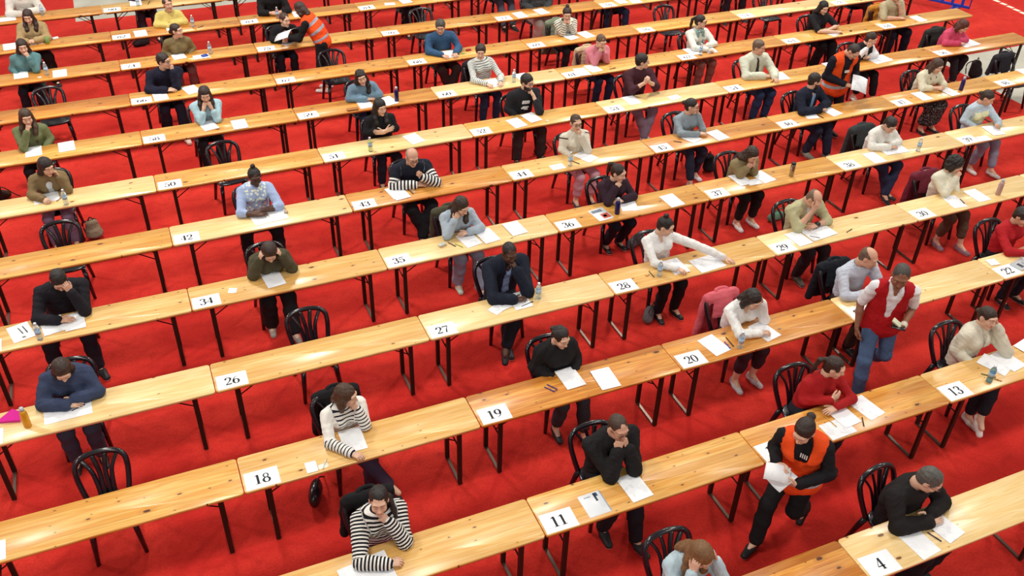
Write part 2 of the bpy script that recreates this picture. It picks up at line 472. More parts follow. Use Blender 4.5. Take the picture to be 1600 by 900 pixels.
# ---- head template: face looks along -y, origin at the middle of the head
def head_template(male, h=0.0045):
    s = Sdf(h)
    s.ell((0, .015, .035), (.076, .095, .086), k=.02)
    s.ell((0, -.02, -.035), (.060 if male else .057, .070, .080), k=.035)
    s.ell((0, -.066, -.098), (.026 if male else .020, .022, .020), k=.03)
    if male:
        for q in (-1, 1): s.ell((q*.045, -.01, -.075), (.016, .03, .022), k=.03)
    for q in (-1, 1):
        s.ell((q*.036, -.060, -.028), (.026, .026, .026), k=.02)
        s.ell((q*.077, .012, -.004), (.010, .021, .032), k=.008)
    s.ell((0, -.076, .036), (.052, .018, .013), k=.02)
    for q in (-1, 1): s.ell((q*.031, -.098, .012), (.017, .016, .012), k=.012, op='-')
    s.cap((0, -.088, .012), (0, -.108, -.026), .007, .0125, k=.012)
    for q in (-1, 1): s.ell((q*.012, -.098, -.029), (.009, .010, .008), k=.006)
    for q in (-1, 1): s.ell((q*.031, -.0785, .011), (.0145, .0135, .012), k=.002)
    s.ell((0, -.0865, -.058), (.023, .010, .006), k=.005)
    s.ell((0, -.0850, -.068), (.019, .010, .007), k=.005)
    s.ell((0, -.098, -.0625), (.021, .008, .002), k=.004, op='-')
    s.cap((0, .018, -.05), (0, .035, -.135), .050 if male else .043, .052 if male else .045, k=.03)
    V, Q = s.build()
    c = V[Q].mean(1); mi = np.zeros(len(Q), int)
    ax = np.abs(c[:, 0])
    e = np.sqrt((ax-.031)**2+(c[:, 1]+.0785)**2+((c[:, 2]-.011)*1.15)**2)
    mi[(e < .0155) & (c[:, 1] < -.080) & (np.abs(c[:, 2]-.010) < .0048)] = 1
    mi[(mi == 1) & (np.sqrt((ax-.031)**2+(c[:, 2]-.010)**2) < .0062)] = 2
    mi[(c[:, 1] < -.082) & (ax < .024*(1-np.abs(c[:, 2]+.063)/.03)) & (np.abs(c[:, 2]+.063) < .011)] = 3
    mi[(c[:, 1] < -.060) & (ax > .013) & (ax < .052) & (np.abs(c[:, 2]-(.036-(ax-.03)**2*8)) < .0042)] = 4
    beard = (c[:, 2] < -.040) & (c[:, 1] < .0) & (c[:, 2] > -.125) & (mi != 3) & ~((ax < .03) & (c[:, 2] > -.047))
    return V, Q, mi, beard
HEADS = {True: head_template(True), False: head_template(False)}

# ---- hand templates: wrist at origin, fingers +y, back of the hand +z, thumb +x
def hand_template(kind, h=0.004):
    s = Sdf(h)
    s.cap((0, -.02, 0), (0, .012, 0), .021, .020, ku=1.25, k=.02)
    s.cap((0, .010, 0), (-.001, .080, 0), .0145, .0135, ku=2.35, k=.014)
    curl = {'flat': (8, 14, 10), 'relax': (24, 32, 20), 'fist': (72, 88, 55), 'pen': (48, 58, 30)}[kind]
    for i, (x, L, y0) in enumerate(((.029, .069, .080), (.010, .077, .085), (-.010, .071, .083), (-.029, .056, .076))):
        p = np.array([x, y0, 0.0]); a = 0.0; seg = (.46, .30, .24); r0 = (.0092, .0095, .0090, .0080)[i]
        sp = (x*.35)/.03*.25 if kind in ('flat', 'relax') else 0
        s.cap((x*.8, y0-.035, 0), p, r0*1.15, r0, k=.005)
        for j in range(3):
            a += math.radians(curl[j]+(4*i if kind == 'relax' else 0))
            q = p+L*seg[j]*np.array([math.sin(sp)*math.cos(a), math.cos(a)*math.cos(sp), -math.sin(a)])
            s.cap(p, q, r0*(1-.09*j), r0*(1-.09*(j+1)), k=.0025); p = q
    if kind in ('fist', 'pen'):
        t = [(.020, .018, -.006), (.036, .048, -.020), (.030, .075, -.032), (.014, .086, -.038)]
    elif kind == 'relax':
        t = [(.020, .018, -.004), (.044, .045, -.014), (.054, .072, -.022), (.053, .094, -.026)]
    else:
        t = [(.020, .016, -.002), (.048, .042, -.006), (.064, .068, -.008), (.070, .090, -.010)]
    for j in range(3): s.cap(t[j], t[j+1], (.0140, .0108, .0098)[j], (.0108, .0098, .0085)[j], k=.006)
    return s.build()
HANDS = {k: hand_template(k) for k in ('flat', 'relax', 'fist', 'pen')}
HANDS_LO = {k: hand_template(k, 0.0055) for k in ('flat', 'relax', 'fist', 'pen')}

def shoe_template(h=0.008):
    s = Sdf(h)
    s.cap((0, .035, .040), (0, -.06, .040), .040, .040, k=.03)
    s.cap((0, -.06, .036), (.004, -.175, .026), .043, .034, ku=1.1, k=.03)
    s.cap((0, .02, .05), (0, .02, .095), .040, .042, k=.02)
    s.plane((0, 0, -1), 0.0); s.plane((0, 0, 1), .098)
    V, Q = s.build(); c = V[Q].mean(1)
    return V, Q, (c[:, 2] < .022).astype(int)
SHOE = shoe_template()
# ------------------------------------------------------------------ people
SKIN = {'fair': 'cf9f86', 'light': 'd8ad94', 'tan': 'b98467', 'brown': '8a5a44', 'dark': '54362a'}
BROW = 'brow'

def seated_pose(p):
    """joints of a person sitting on a chair and facing -y; y=-e is the table's far edge"""
    f = p.get('sex', 'f') == 'f'
    s = (0.95 if f else 1.0)*p.get('size', 1.0)
    L1 = p.get('lean', .25); L2 = L1+p.get('hunch', .2); e = p.get('e', .25); sx = p.get('sx', 0.0); tw = p.get('tw', 0.0)
    J = {'s': s, 'f': f, 'male': not f}
    H = np.array([0, 0.02, p.get('hz', .535)]); mid = H+.24*s*np.array([sx*.5, -math.sin(L1), math.cos(L1)])
    d2 = nrm([sx, -math.sin(L2), math.cos(L2)]); N = mid+.27*s*d2
    w = (.176 if f else .205)*s*p.get('wide', 1.0)
    sh = N-.055*d2
    J.update(H=H, mid=mid, N=N, d2=d2, w=w, tw=tw)
    T = rz(tw)
    J['sh'] = {q: sh+T@np.array([q*w, 0, -.012]) for q in (-1, 1)}
    Rh = rz(p.get('yaw', 0))@rx(p.get('pitch', .3))@ry(p.get('roll', 0))
    nd = nrm([sx*.5+.3*math.sin(p.get('yaw', 0))*p.get('pitch', .3), -math.sin(L2*.75+.1), math.cos(L2*.75+.1)])
    neck = N+.055*s*nd
    hs = s*p.get('head', 1.0)*(1.0 if f else .98)
    hc = neck+hs*(Rh@np.array([0, -.030, .105]))
    J.update(Rh=Rh, hc=hc, neck=neck, hs=hs)
    hp = lambda x, y, z: hc+hs*(Rh@np.array([x, y, z]))
    J['hp'] = hp
    zt = TH_Z+.045
    arms = {}
    for q, mode in ((-1, p.get('al', 'fold')), (1, p.get('ar', 'fold'))):
        S = J['sh'][q]; typ = 'relax'; back = np.array([q*.3, 0, 1.0])
        if isinstance(mode, tuple) and mode[0] == 'c':
            _, E, W, hd, back, typ = mode
            E, W, hd, back = map(lambda z: np.array(z, float), (E, W, hd, back))
        elif mode == 'fold':
            E = np.array([S[0]+q*.075, -e-.07, zt]); W = np.array([q*.035, -e-.12-(.05 if q < 0 else 0.0), zt+(.0 if q < 0 else .012)]); hd = np.array([-q, -.12, -.02]); back = np.array([0, -.2, 1.0]); typ = 'flat'
        elif mode == 'flat':
            E = np.array([S[0]+q*.07, -e-.08, zt]); W = np.array([q*.12, -e-.27, zt-.008]); hd = np.array([-q*.35, -1, -.04]); typ = 'flat'; back = np.array([0, 0, 1.0])
        elif mode == 'write':
            E = np.array([S[0]+q*.06, -e-.08, zt]); W = np.array([q*.10, -e-.23, zt-.002]); hd = np.array([-q*.55, -1, -.05]); typ = 'pen'; back = np.array([q*.7, 0, .7])
        elif mode == 'clasp':
            E = np.array([S[0]+q*.05, -e-.09, zt]); W = np.array([q*.065, -e-.20, zt+.02]); hd = np.array([-q*.8, -.6, .12]); typ = 'fist'; back = np.array([q*.6, -.4, .6])
        elif mode == 'lap':
            E = np.array([S[0]+q*.06, -.02+S[1]*.4, .78]); W = np.array([q*.10, -.22, .665]); hd = np.array([-q*.5, -.8, -.2]); typ = 'relax'; back = np.array([0, 0, 1.0])
        elif mode == 'cross':
            E = np.array([S[0]+q*.05, S[1]-.06, .80]); W = np.array([-q*.02, S[1]-.21, .84+(.02 if q < 0 else 0)]); hd = np.array([-q, .15, .12]); typ = 'flat'; back = np.array([0, -1, .2])
        else:
            ex = {'chin': .15, 'cheek': .21, 'mouth': .13, 'head': .23, 'ear': .25, 'front': .19, 'both': .12}[mode]
            E = np.array([q*ex*s+sx*.3, -e-.09, zt])
            tgt = {'chin': hp(q*.02, -.075, -.125), 'cheek': hp(q*.075, -.055, -.055), 'mouth': hp(q*.018, -.112, -.075), 'both': hp(q*.030, -.105, -.085),
                   'head': hp(q*.092, -.01, .050), 'ear': hp(q*.092, .0, .0), 'front': hp(q*.045, -.085, .060)}[mode]
            hd = nrm(tgt-E); typ = {'chin': 'fist', 'mouth': 'fist', 'both': 'fist'}.get(mode, 'relax')
            hl = .075 if typ == 'fist' else .105
            if mode in ('chin',): hd = nrm(hd+np.array([-q*.25, 0, .1]))
            W = tgt-hl*s*hd
            back = (W-hc); back = back-hd*(back@hd)
            if mode in ('chin', 'mouth', 'both'): back = np.array([q*.6, -.8, .0])
        if mode not in ('lap', 'cross') and not (isinstance(mode, tuple)):
            pass
        arms[q] = (E, W, nrm(hd), nrm(back), typ)
    J['arms'] = arms
    lm = p.get('legs', 'norm'); kx = .115; legs = {}
    if isinstance(lm, dict):
        for q in (-1, 1): legs[q] = (H+np.array([q*.088, 0, -.01]),)+tuple(np.array(t, float) for t in lm[q][:2])+(lm[q][2],)
        J['legs'] = legs; return J
    for q in (-1, 1):
        hip = H+np.array([q*.085, 0, -.01]); K = np.array([q*kx, -.42*s, .515]); A = np.array([q*kx, -.33*s, .085]); fy = q*.12
        if lm == 'fwd': A = np.array([q*.10, -.60*s, .085]); K[2] = .50
        elif lm == 'wide': K = np.array([q*.19, -.40*s, .515]); A = np.array([q*.20, -.38*s, .085]); fy = q*.35
        elif lm == 'tuck': A = np.array([q*.10, -.16*s, .10]); fy = q*.1
        elif lm == 'ankle': K = np.array([q*.14, -.42*s, .51]); A = np.array([-q*.035, (-.50 if q > 0 else -.43)*s, .09]); fy = -q*.3
        elif lm == 'crossl' or lm == 'crossr':
            o = -1 if lm == 'crossl' else 1
            if q == o: K = np.array([q*.02, -.46*s, .62]); A = np.array([-q*.17, -.60*s, .26]); fy = -q*.5
            else: K = np.array([q*.07, -.42*s, .50]); A = np.array([q*.06, -.38*s, .085])
        elif lm == 'stag': A = np.array([q*.11, (-.52 if q > 0 else -.28)*s, .09])
        elif lm == 'staggr': A = np.array([q*.11, (-.28 if q > 0 else -.54)*s, .09])
        legs[q] = (hip, K, A, fy)
    J['legs'] = legs
    return J

def figure(name, p, J, loc, rot=0.0, h=0.012):
    """one person: an Empty with body, hair, clothes and shoes as parts"""
    root = empty(name, loc, rot)
    f, s, sh, H, mid, N, d2 = J['f'], J['s'], J['sh'], J['H'], J['mid'], J['N'], J['d2']
    Rh, hc, hs, hp = J['Rh'], J['hc'], J['hs'], J['hp']
    seed = p.get('seed', 0); g = .97 if f else 1.06; g *= p.get('fat', 1.0)
    ux = rz(J['tw'])@np.array([1.0, 0, 0]); ux2 = nrm(ux-d2*(ux@d2))
    tors = []   # (a, b, ra, rb, ku, u0)
    pelvis_top = H+.12*(mid-H)/np.linalg.norm(mid-H)
    tors.append((H+np.array([0, .0, .0]), pelvis_top, .108*g, .098*g, 1.38, 0.0))
    tors.append((pelvis_top, mid, .098*g, .100*g, 1.30, .12))
    tors.append((mid, N-.085*d2, .102*g, .098*g, 1.42, .24))
    tors.append((sh[-1]*.82+sh[1]*.18, sh[1]*.82+sh[-1]*.18, .058*g, .058*g, 1.0, .44))
    fw = np.cross(d2, ux2); fw = fw if fw[1] < 0 else -fw
    fw = nrm(fw)
    def torso(S, inf, lo=0, k=.05):
        for (a, b, ra, rb, ku, _) in tors[lo:]: S.cap(a, b, ra+inf, rb+inf, ku=ku, u=ux2, k=k)
        if f:
            for q in (-1, 1): S.ell(mid+.13*d2+ux2*q*.07+fw*.085, (.055+inf,)*3, k=.045)
        elif p.get('fat', 1) > 1.08: S.ell(mid-.05*d2+fw*.05, (.13+inf, .10+inf, .13+inf), k=.06)
    # ---- body: one continuous skin surface
    S = Sdf(h)
    torso(S, -.012)
    S.cap(N-.05*d2, J['neck']+Rh@np.array([0, .01, .0]), .056*s, (.048 if f else .055)*s, k=.03)
    S.cap(J['neck'], hp(0, .024, -.075), (.046 if f else .053)*s, (.046 if f else .053)*s, k=.02)
    sc = p.get('thick', 1.0)
    for q in (-1, 1):
        E, W, hd, back, typ = J['arms'][q]
        S.cap(sh[q], E, .044*g, .036*g, k=.03); S.cap(E, E*.65+W*.35, .038*g*sc, .037*g*sc, k=.02); S.cap(E*.65+W*.35, W, .037*g*sc, .024*g, k=.02)
        hip, K, A, fy = J['legs'][q]
        S.cap(hip, K, .082*g, .056*g, k=.04); S.cap(K, K*.6+A*.4, .054*g, .052*g, k=.03); S.cap(K*.6+A*.4, A, .052*g, .034*g, k=.03)
        S.cap(A, A+rz(fy)@np.array([0, -.10, -.045]), .034, .028, k=.02)
    V, Q = S.build()
    vs, qs, mi = [V], [Q], [np.zeros(len(Q), int)]
    n0 = len(V)
    hv, hq, hm, beard = HEADS[J['male']]
    hm = hm.copy()
    if p.get('beard'): hm[beard & (hm != 3)] = 5
    vs.append(hc+hs*(hv@Rh.T)); qs.append(hq+n0); mi.append(hm); n0 += len(hv)
    for q in (-1, 1):
        E, W, hd, back, typ = J['arms'][q]
        Y = hd; Z = nrm(back-Y*(back@Y)); X = np.cross(Y, Z)
        v, fq = (HANDS if h < .0125 else HANDS_LO)[typ]
        v = v.copy()*s*(1.0 if not f else .95); fq = fq.copy()
        if q < 0: v[:, 0] *= -1; fq = fq[:, ::-1]
        vs.append(W+v@np.stack([X, Y, Z])); qs.append(fq+n0); mi.append(np.zeros(len(fq), int)); n0 += len(v)
    skin = p.get('skin', 'fair'); hairc = p.get('hairc', '241610')
    ms = flat('skin '+skin, SKIN[skin], 0.5, bump=.1, bscale=40)
    lip = {'fair': 'b5716a', 'light': 'bd7a70', 'tan': '9c5c50', 'brown': '70413a', 'dark': '4a2c28'}[skin]
    mob('body', np.concatenate(vs), np.concatenate(qs), [ms, M_EYE, M_IRIS, flat('lips '+skin, lip, 0.4), hairmat(p.get('browc', hairc if hairc not in ('8a7f78',) else '4a4039')), hairmat(p.get('beardc', hairc))], root, mi=np.concatenate(mi))
    # ---- trousers or skirt
    bt = p.get('bottom', '1c1b22'); hb = max(h, .012)
    S = Sdf(hb)
    S.cap(H-np.array([0, -.0, .0]), pelvis_top, .118*g, .108*g, ku=1.40, u=ux2, k=.04)
    short = p.get('blen', 1.0)
    if p.get('skirt'):
        kk = [J['legs'][q][1] for q in (-1, 1)]; aa = [J['legs'][q][2] for q in (-1, 1)]
        km = (kk[0]+kk[1])/2; am = (aa[0]+aa[1])/2
        S.cap(H, km, .125, .105, ku=1.7, k=.06); S.cap(km, km*.25+am*.75+np.array([0, 0, .05]), .105, .12, ku=1.9, k=.05)
        S.plane((0, 0, -1), -.17)
    else:
        bag = p.get('loose', .012)
        for q in (-1, 1):
            hip, K, A, fy = J['legs'][q]
            S.cap(hip, K, (.084+bag)*g, (.058+bag)*g, k=.035)
            B = K+(A-K)*(.92*short)
            Mk = K*.6+A*.4
            if short > .45: S.cap(K, Mk, (.058+bag)*g, (.058+bag)*g, k=.03); S.cap(Mk, B, (.058+bag)*g, (.046+bag*1.5)*g if short > .8 else (.054+bag)*g, k=.03)
            else: S.cap(K, B, (.058+bag)*g, (.060+bag)*g, k=.03)
    V, Q = S.build(); V = wrinkle(V, Q, .0045, seed+3)
    mt = garment(bt, **p['bpat']) if p.get('bpat') else garment(bt)
    o = mob('skirt' if p.get('skirt') else 'trousers', V, Q, mt, root)
    # ---- shoes
    sc_ = p.get('shoe', '1a1a1c'); sole = M_SOLE if p.get('sole', 1) else flat('dark rubber', '161414', .7)
    for q in (-1, 1):
        hip, K, A, fy = J['legs'][q]
        pt = p.get('footpitch', {}).get(q, 0.55 if A[2] > .2 else (0.5 if A[2] > .115 else 0.0))
        v = SHOE[0]*s*(1.0 if not f else .94)
        Rf = rz(fy)@rx(pt)
        v = (v-np.array([0, 0, .085]))@Rf.T+A
        mob('shoe', v, SHOE[1], [flat('shoe '+sc_, sc_, .55), sole], root, mi=SHOE[2])
    # ---- tops
    def top(nm, inf, sleeve, mat, low=0, neck='crew', openf=False, collar=None, amp=.008, hem=None, nw=.012, ext=0):
        S = Sdf(h)
        torso(S, inf, low, k=.045)
        if ext: S.cap(H+.03*d2, H-np.array([0, 0, ext]), (.110+inf)*g, (.128+inf)*g, ku=1.36, u=ux2, k=.05)
        S.cap(N-.05*d2, N+.012*d2, .070*s+inf*.4, .060*s+inf*.3, k=.035)
        B = []
        for q in (-1, 1):
            E, W, hd, back, typ = J['arms'][q]
            ea = 1.0 if sleeve >= 1 else sleeve/1.0
            if sleeve > 0:
                Ee = sh[q]+(E-sh[q])*min(1, ea)
                S.cap(sh[q], Ee, (.050+inf)*g, (.040+inf*.8+(.004 if sleeve < 1 else 0))*g, k=.03)
                B.append((sh[q], Ee, .05, .04, 1, 0.0, 1, q))
            if sleeve > 1:
                We = E+(W-E)*(sleeve-1)
                S.cap(E, We, (.043+inf)*g, (.031+inf*1.1)*g, k=.02)
                B.append((E, We, .043, .031, 1, .28, 2, q))
        if nm in ('hoodie', 'jacket') and p.get('hood'):
            bk = N-fw*.075
            S.cap(bk-ux2*.09, bk-ux2*.0-fw*.045-d2*.02, .035, .045, k=.04); S.cap(bk+ux2*.09, bk-fw*.045-d2*.02, .035, .045, k=.04)
        if collar:
            for i in range(10):
                a0, a1 = math.pi*2*i/10, math.pi*2*(i+1)/10
                c = N+.018*d2
                pt = lambda a: c+ux2*(.068*s*math.cos(a))+fw*(.066*s*math.sin(a))-d2*(.030*max(0, math.sin(a)))+d2*.010
                if 1.15 < (a0+a1)/2 < 2.0: continue
                S.cap(pt(a0), pt(a1), .013, .013, k=.008)
        # neck opening
        if neck == 'v': S.cap(N+.03*d2+fw*.08, N-.13*d2+fw*.135, .050, .012, k=.01, op='-')
        elif neck == 'deepv': S.cap(N+.04*d2+fw*.09, mid+(.0 if f else -.06)*d2+fw*(.205 if f else .165), .080 if f else .088, .034 if f else .040, k=.01, op='-')
        elif neck == 'scoop': S.ell(N+fw*.07+.01*d2, (.065, .055, .055), k=.01, op='-')
        if neck: S.cap(N-.02*d2, N+.12*d2, (.047 if f else .054)*s+nw*.3, (.047 if f else .054)*s+nw, k=.006, op='-')
        if openf:
            S.cap(N+.02*d2+fw*.10, mid+fw*.13, .050*openf, .058*openf, ku=1.0, k=.01, op='-')
            S.cap(mid+fw*.13, H+fw*.15, .058*openf, .075*openf, k=.01, op='-')
        if hem is not None: S.plane((0, 0, -1), -hem)
        V, Q = S.build()
        # garment coordinates
        dist = np.full(len(V), 9.0); U = np.zeros((len(V), 3))
        for (a, b, ra, rb, ku, u0, z, q) in [t+(0, 0) for t in tors[:3]]+B:
            ba = b-a; L2 = ba@ba+1e-9; t = (V-a)@ba/L2
            dd = np.linalg.norm(V-a-np.clip(t, 0, 1)[:, None]*ba, axis=1)-(ra+(rb-ra)*np.clip(t, 0, 1))*(1 if z else 1.25)
            m = dd < dist
            dist = np.where(m, dd, dist)
            U[m] = np.stack([u0+t[m]*math.sqrt(L2), np.full(m.sum(), z), np.full(m.sum(), q)], 1)
        V = wrinkle(V, Q, amp, seed+len(nm))
        ob = mob(nm, V, Q, mat, root)
        at_ = ob.data.attributes.new('gar', 'FLOAT_VECTOR', 'POINT'); at_.data.foreach_set('vector', U.astype(np.float32).ravel())
        return ob
    for t in p['tops']: top(**t)
    # ---- hair
    st = p.get('hair', 'short')
    if st:
        S = Sdf(min(.0075, h*.75)); vol = p.get('hvol', 0.0); kk = .02
        hm_ = hairmat(hairc)
        E_ = lambda c, r, k=kk, op='+': S.ell(hp(*c), np.array(r)*hs, Rh, k=k, op=op)
        low = {'short': -.05, 'buzz': -.045, 'curly': -.05, 'fringe': -.05}.get(st, -.10)
        inf = {'buzz': .003, 'fringe': .004, 'curly': .022, 'short': .011, 'bun': .007, 'pony': .007, 'topbun': .008, 'sleek': .006}.get(st, .012)+vol
        E_((0, .020, .036), (.077+inf, .094+inf, .087+inf))
        if st in ('long', 'bob', 'front', 'curly', 'down'): E_((0, .040, -.035), (.080+inf, .066+inf, .088))
        elif st in ('short', 'bun', 'pony', 'topbun', 'sleek', 'buzz', 'fringe'): E_((0, .045, -.025), (.062+inf*.6, .058+inf, .065))
        # face opening
        hl = p.get('hairline', .0)
        E_((0, -.112, -.048+hl), ((.062, .088, .112) if st in ('long', 'front', 'bob') else (.070, .088, .118)), k=.008, op='-')
        if st in ('short', 'buzz', 'fringe'): 
            n = Rh@nrm([0, -.55, -.83]); S.plane(n, float(n@hp(0, 0, -.028)))
            for q in (-1, 1): E_((q*.085, -.005, -.010), (.022, .020, .036), k=.004, op='-')
        elif st in ('bun', 'pony', 'topbun', 'sleek'):
            n = Rh@nrm([0, -.30, -.95]); S.plane(n, float(n@hp(0, 0, -.062)))
            for q in (-1, 1): E_((q*.085, -.012, -.012), (.020, .020, .034), k=.004, op='-')
        if st == 'fringe': E_((0, -.03, .10), (.078, .115, .088), k=.006, op='-')
        if st == 'bun': E_((0, .125, p.get('bunz', .02)), (.038, .034, .036), k=.01)
        if st == 'topbun': E_((0, .055, .140), (.036, .036, .034), k=.01)
        back, gz = hp(0, .11, -.02), np.array([0, 0, -1.0])
        if st == 'pony':
            b0 = hp(0, .118, p.get('bunz', .045)); b1 = b0+Rh@np.array([0, .045, -.04])*hs; b2 = b1+np.array([p.get('ponyx', 0)*.5, .015, -.10]); b3 = b2+np.array([p.get('ponyx', 0)*.5, .01, -.09])
            if p.get('ponyf'): b1 = hp(.085, .085, -.05); b2 = N+ux2*.105+fw*.045+d2*.035; b3 = N+ux2*.125+fw*.150-d2*.13
            S.cap(hp(0, .10, p.get('bunz', .045)), b0, .022, .022, k=.01); S.cap(b0, b1, .022, .027, k=.01); S.cap(b1, b2, .027, .025, k=.01); S.cap(b2, b3, .025, .010, k=.01)
        if st in ('long', 'front', 'down', 'bob'):
            Ln = p.get('hlen', {'long': .30, 'front': .30, 'down': .20, 'bob': .07}[st])
            for q in (-1, 1):
                a = hp(q*.074, .006, -.01); b = hp(q*.078, .018, -.085)
                S.cap(a, b, .026, .034, k=.03)
                if st == 'bob': S.cap(b, b+np.array([0, 0, -Ln*.5]), .034, .022, k=.02); continue
                if st == 'down': 
                    c = b+np.array([q*.0, -.02, -Ln]); S.cap(b, c, .026, .012, k=.02); continue
                front = st == 'front' or p.get('hside') == q
                if front:
                    c = sh[q]*.42+N*.58+fw*.115-d2*.02; e = c-d2*max(.04, Ln-.14)+fw*.01-ux2*q*.01
                else:
                    c = sh[q]*.35+N*.65-fw*.085+d2*.0; e = c-d2*max(.04, Ln-.14)
                m = (b+c)/2+ux2*q*.010
                S.cap(b, m, .034, .036, k=.03); S.cap(m, c, .036, .032, k=.03); S.cap(c, e, .032, .013, k=.03)
            if st != 'down':
                a = hp(0, .085, -.03); b = hp(0, .095, -.10)*.6+(N-fw*.10)*.4; c = N-fw*(.105)-d2*.02; e = c-d2*max(.02, Ln-.12)
                S.cap(a, b, .040, .040, ku=1.6, k=.03, u=ux2)
                if st != 'bob': S.cap(b, c, .036, .034, ku=2.0, k=.03, u=ux2); S.cap(c, e, .030, .014, ku=2.4, k=.03, u=ux2)
            else:
                S.cap(hp(0, .09, -.02), hp(0, .085, -.10), .045, .04, ku=1.4, k=.03, u=ux2)
        V, Q = S.build()
        if len(V):
            V = wrinkle(V, Q, {'curly': .014, 'buzz': .0015, 'fringe': .002}.get(st, .005), seed+5, f=2.2 if st == 'curly' else 1.6)
            mob('hair', V, Q, hm_, root)
    if p.get('glasses'):
        b = MB()
        for q in (-1, 1):
            pts = [hp(q*.033+.022*math.cos(a), -.105+abs(.022*math.cos(a))*.1, .010+.016*math.sin(a)) for a in np.linspace(0, 2*math.pi, 12, endpoint=False)]
            b.tube(pts, .0022*1.2, n=5, closed=True)
            b.tube([hp(q*.055, -.102, .014), hp(q*.078, -.06, .014), hp(q*.084, .01, .008)], .002, n=5)
        b.tube([hp(-.011, -.106, .014), hp(.011, -.106, .014)], .002, n=5)
        b.ob('glasses', flat('spectacle frame', '1a1416', .3), root)
    if p.get('lanyard'):
        b = MB(); c = mid+fw*.14+d2*.03
        for q in (-1, 1): b.tube([N+ux2*q*.06+d2*.01-fw*.02, N+ux2*q*.055-d2*.03+fw*.115, c], .0055, n=5)
        b.ob('lanyard', flat('lanyard ribbon', '1a2a2c', .6), root)
    if p.get('watch'):
        q = p['watch']; E, W, hd, back, typ = J['arms'][q]; d = nrm(W-E)
        S = Sdf(.006); c = W-.012*d; S.cap(c-d*.008, c+d*.008, .036*g, .034*g, k=.004); V, Q = S.build()
        mob('watch', V, Q, flat('watch strap', p.get('watchc', '202020'), .4), root)
    for ex in p.get('extra', []): EXTRA[ex](root, J, dict(fw=fw, ux=ux2, d2=d2, g=g))
    return root

def T(nm='sweater', c='888888', inf=.014, sleeve=1.93, neck='crew', **k):
    pat = {q: k.pop(q) for q in ('pat', 'c2', 'period', 'duty', 'zones', 'umin', 'umax') if q in k}
    return dict(nm=nm, inf=inf, sleeve=sleeve, mat=garment(c, **pat), neck=neck, **k)

def seat_person(row, pxx, **p):
    """seat a person behind table row; pxx = photo column of the torso at the table's far edge"""
    X = row_x(row, pxx)
    e = p['e'] = p.get('e', .25)-.105
    p['lean'] = p.get('lean', .25)*.4; p['hunch'] = p.get('hunch', .2)*.8
    p['pitch'] = p.get('pitch', .3)*.72-.05
    h = .011 if row <= 2 else (.0125 if row <= 5 else .0155)
    p['seed'] = int(row*100+pxx) % 997
    if 'tops' not in p: p['tops'] = [T(c='666666')]
    Y = RY[row]+TW+e; turn = rz(p.get('turn', 0.0))
    if (row, pxx) in HEADPX:
        # lean the trunk until the head stands where the photo shows it
        u, v = HEADPX[(row, pxx)]
        def err(l, sx):
            p['lean'], p['sx'] = l, sx; q = px(turn@seated_pose(p)['hc']+np.array([X, Y, 0])); return q[0]-u, q[1]-v
        l, sx = .1, 0.0
        for _ in range(4):
            l = min(np.linspace(.0, .75, 51), key=lambda t: abs(err(t, sx)[1]))
            sx = min(np.linspace(-.12, .12, 13), key=lambda t: abs(err(l, t)[0]))
            eu, ev = err(l, sx)
            if abs(ev) > 1.5 and l < .02: e += (.02 if ev > 0 else -.02)*min(3, abs(ev)/3); e = min(e, .30); p['e'] = e; Y = RY[row]+TW+e
            X -= .004*eu*(1+row*.09)*.8
        for _ in range(12):
            eu, ev = err(l, sx); X -= .004*eu*(1+row*.09)*.8
            if l < .02 and abs(ev) > 1: e = min(.30, e+.005*ev*(1+row*.1)); p['e'] = e; Y = RY[row]+TW+e
        l = min(np.linspace(.0, .75, 76), key=lambda t: abs(err(t, sx)[1]))
        eu, ev = err(l, sx)
        if max(abs(eu), abs(ev)) > 2: print('POSE', row, pxx, p['short'], round(float(l), 2), round(float(sx), 2), round(e, 2), round(float(eu), 1), round(float(ev), 1))
        p['lean'], p['sx'] = float(l), float(sx)
    J = seated_pose(p)
    root = figure('person', p, J, (X, RY[row]+TW+e, 0), p.get('turn', 0.0), h)
    tag(root, p['label'], 'person', 'people seated at the long tables')
    PEOPLE.append(dict(row=row, X=X, e=e, short=p['short'], root=root, p=p))
    return root
PEOPLE = []
HEADPX = {(0,1432):(1452,750),(0,1108):(1095,868),(1,600):(592,783),(1,962):(966,668),(1,1268):(1303,574),(1,1528):(1543,496),(2,545):(541,618),(2,885):(876,526),(2,1172):(1176,468),(2,1345):(1357,402),(2,1607):(1597,338),
 (3,112):(97,578),(3,795):(796,394),(3,1042):(1040,353),(3,1262):(1272,311),(3,1488):(1493,257),(4,95):(92,437),(4,425):(421,394),(4,722):(721,322),(4,962):(966,270),(4,1172):(1175,242),(4,1385):(1391,195),(4,1542):(1543,152),
 (5,398):(398,276),(5,648):(644,246),(5,908):(900,192),(5,1086):(1081,166),(5,1275):(1274,126),(5,1455):(1464,103),(6,82):(72,261),(6,600):(594,167),(6,818):(824,128),(6,998):(1004,95),(6,1190):(1186,73),(6,1365):(1362,61),(6,1508):(1505,41),
 (7,52):(41,183),(7,322):(320,148),(7,573):(564,121),(7,765):(751,80),(7,936):(939,65),(7,1098):(1095,33),(7,1292):(1287,12),(7,1400):(1402,-8),(8,262):(256,95),(8,693):(688,42),(8,886):(886,22),
 (9,42):(35,73),(9,282):(276,48),(9,442):(445,31),(10,48):(44,26),(10,265):(262,7)}
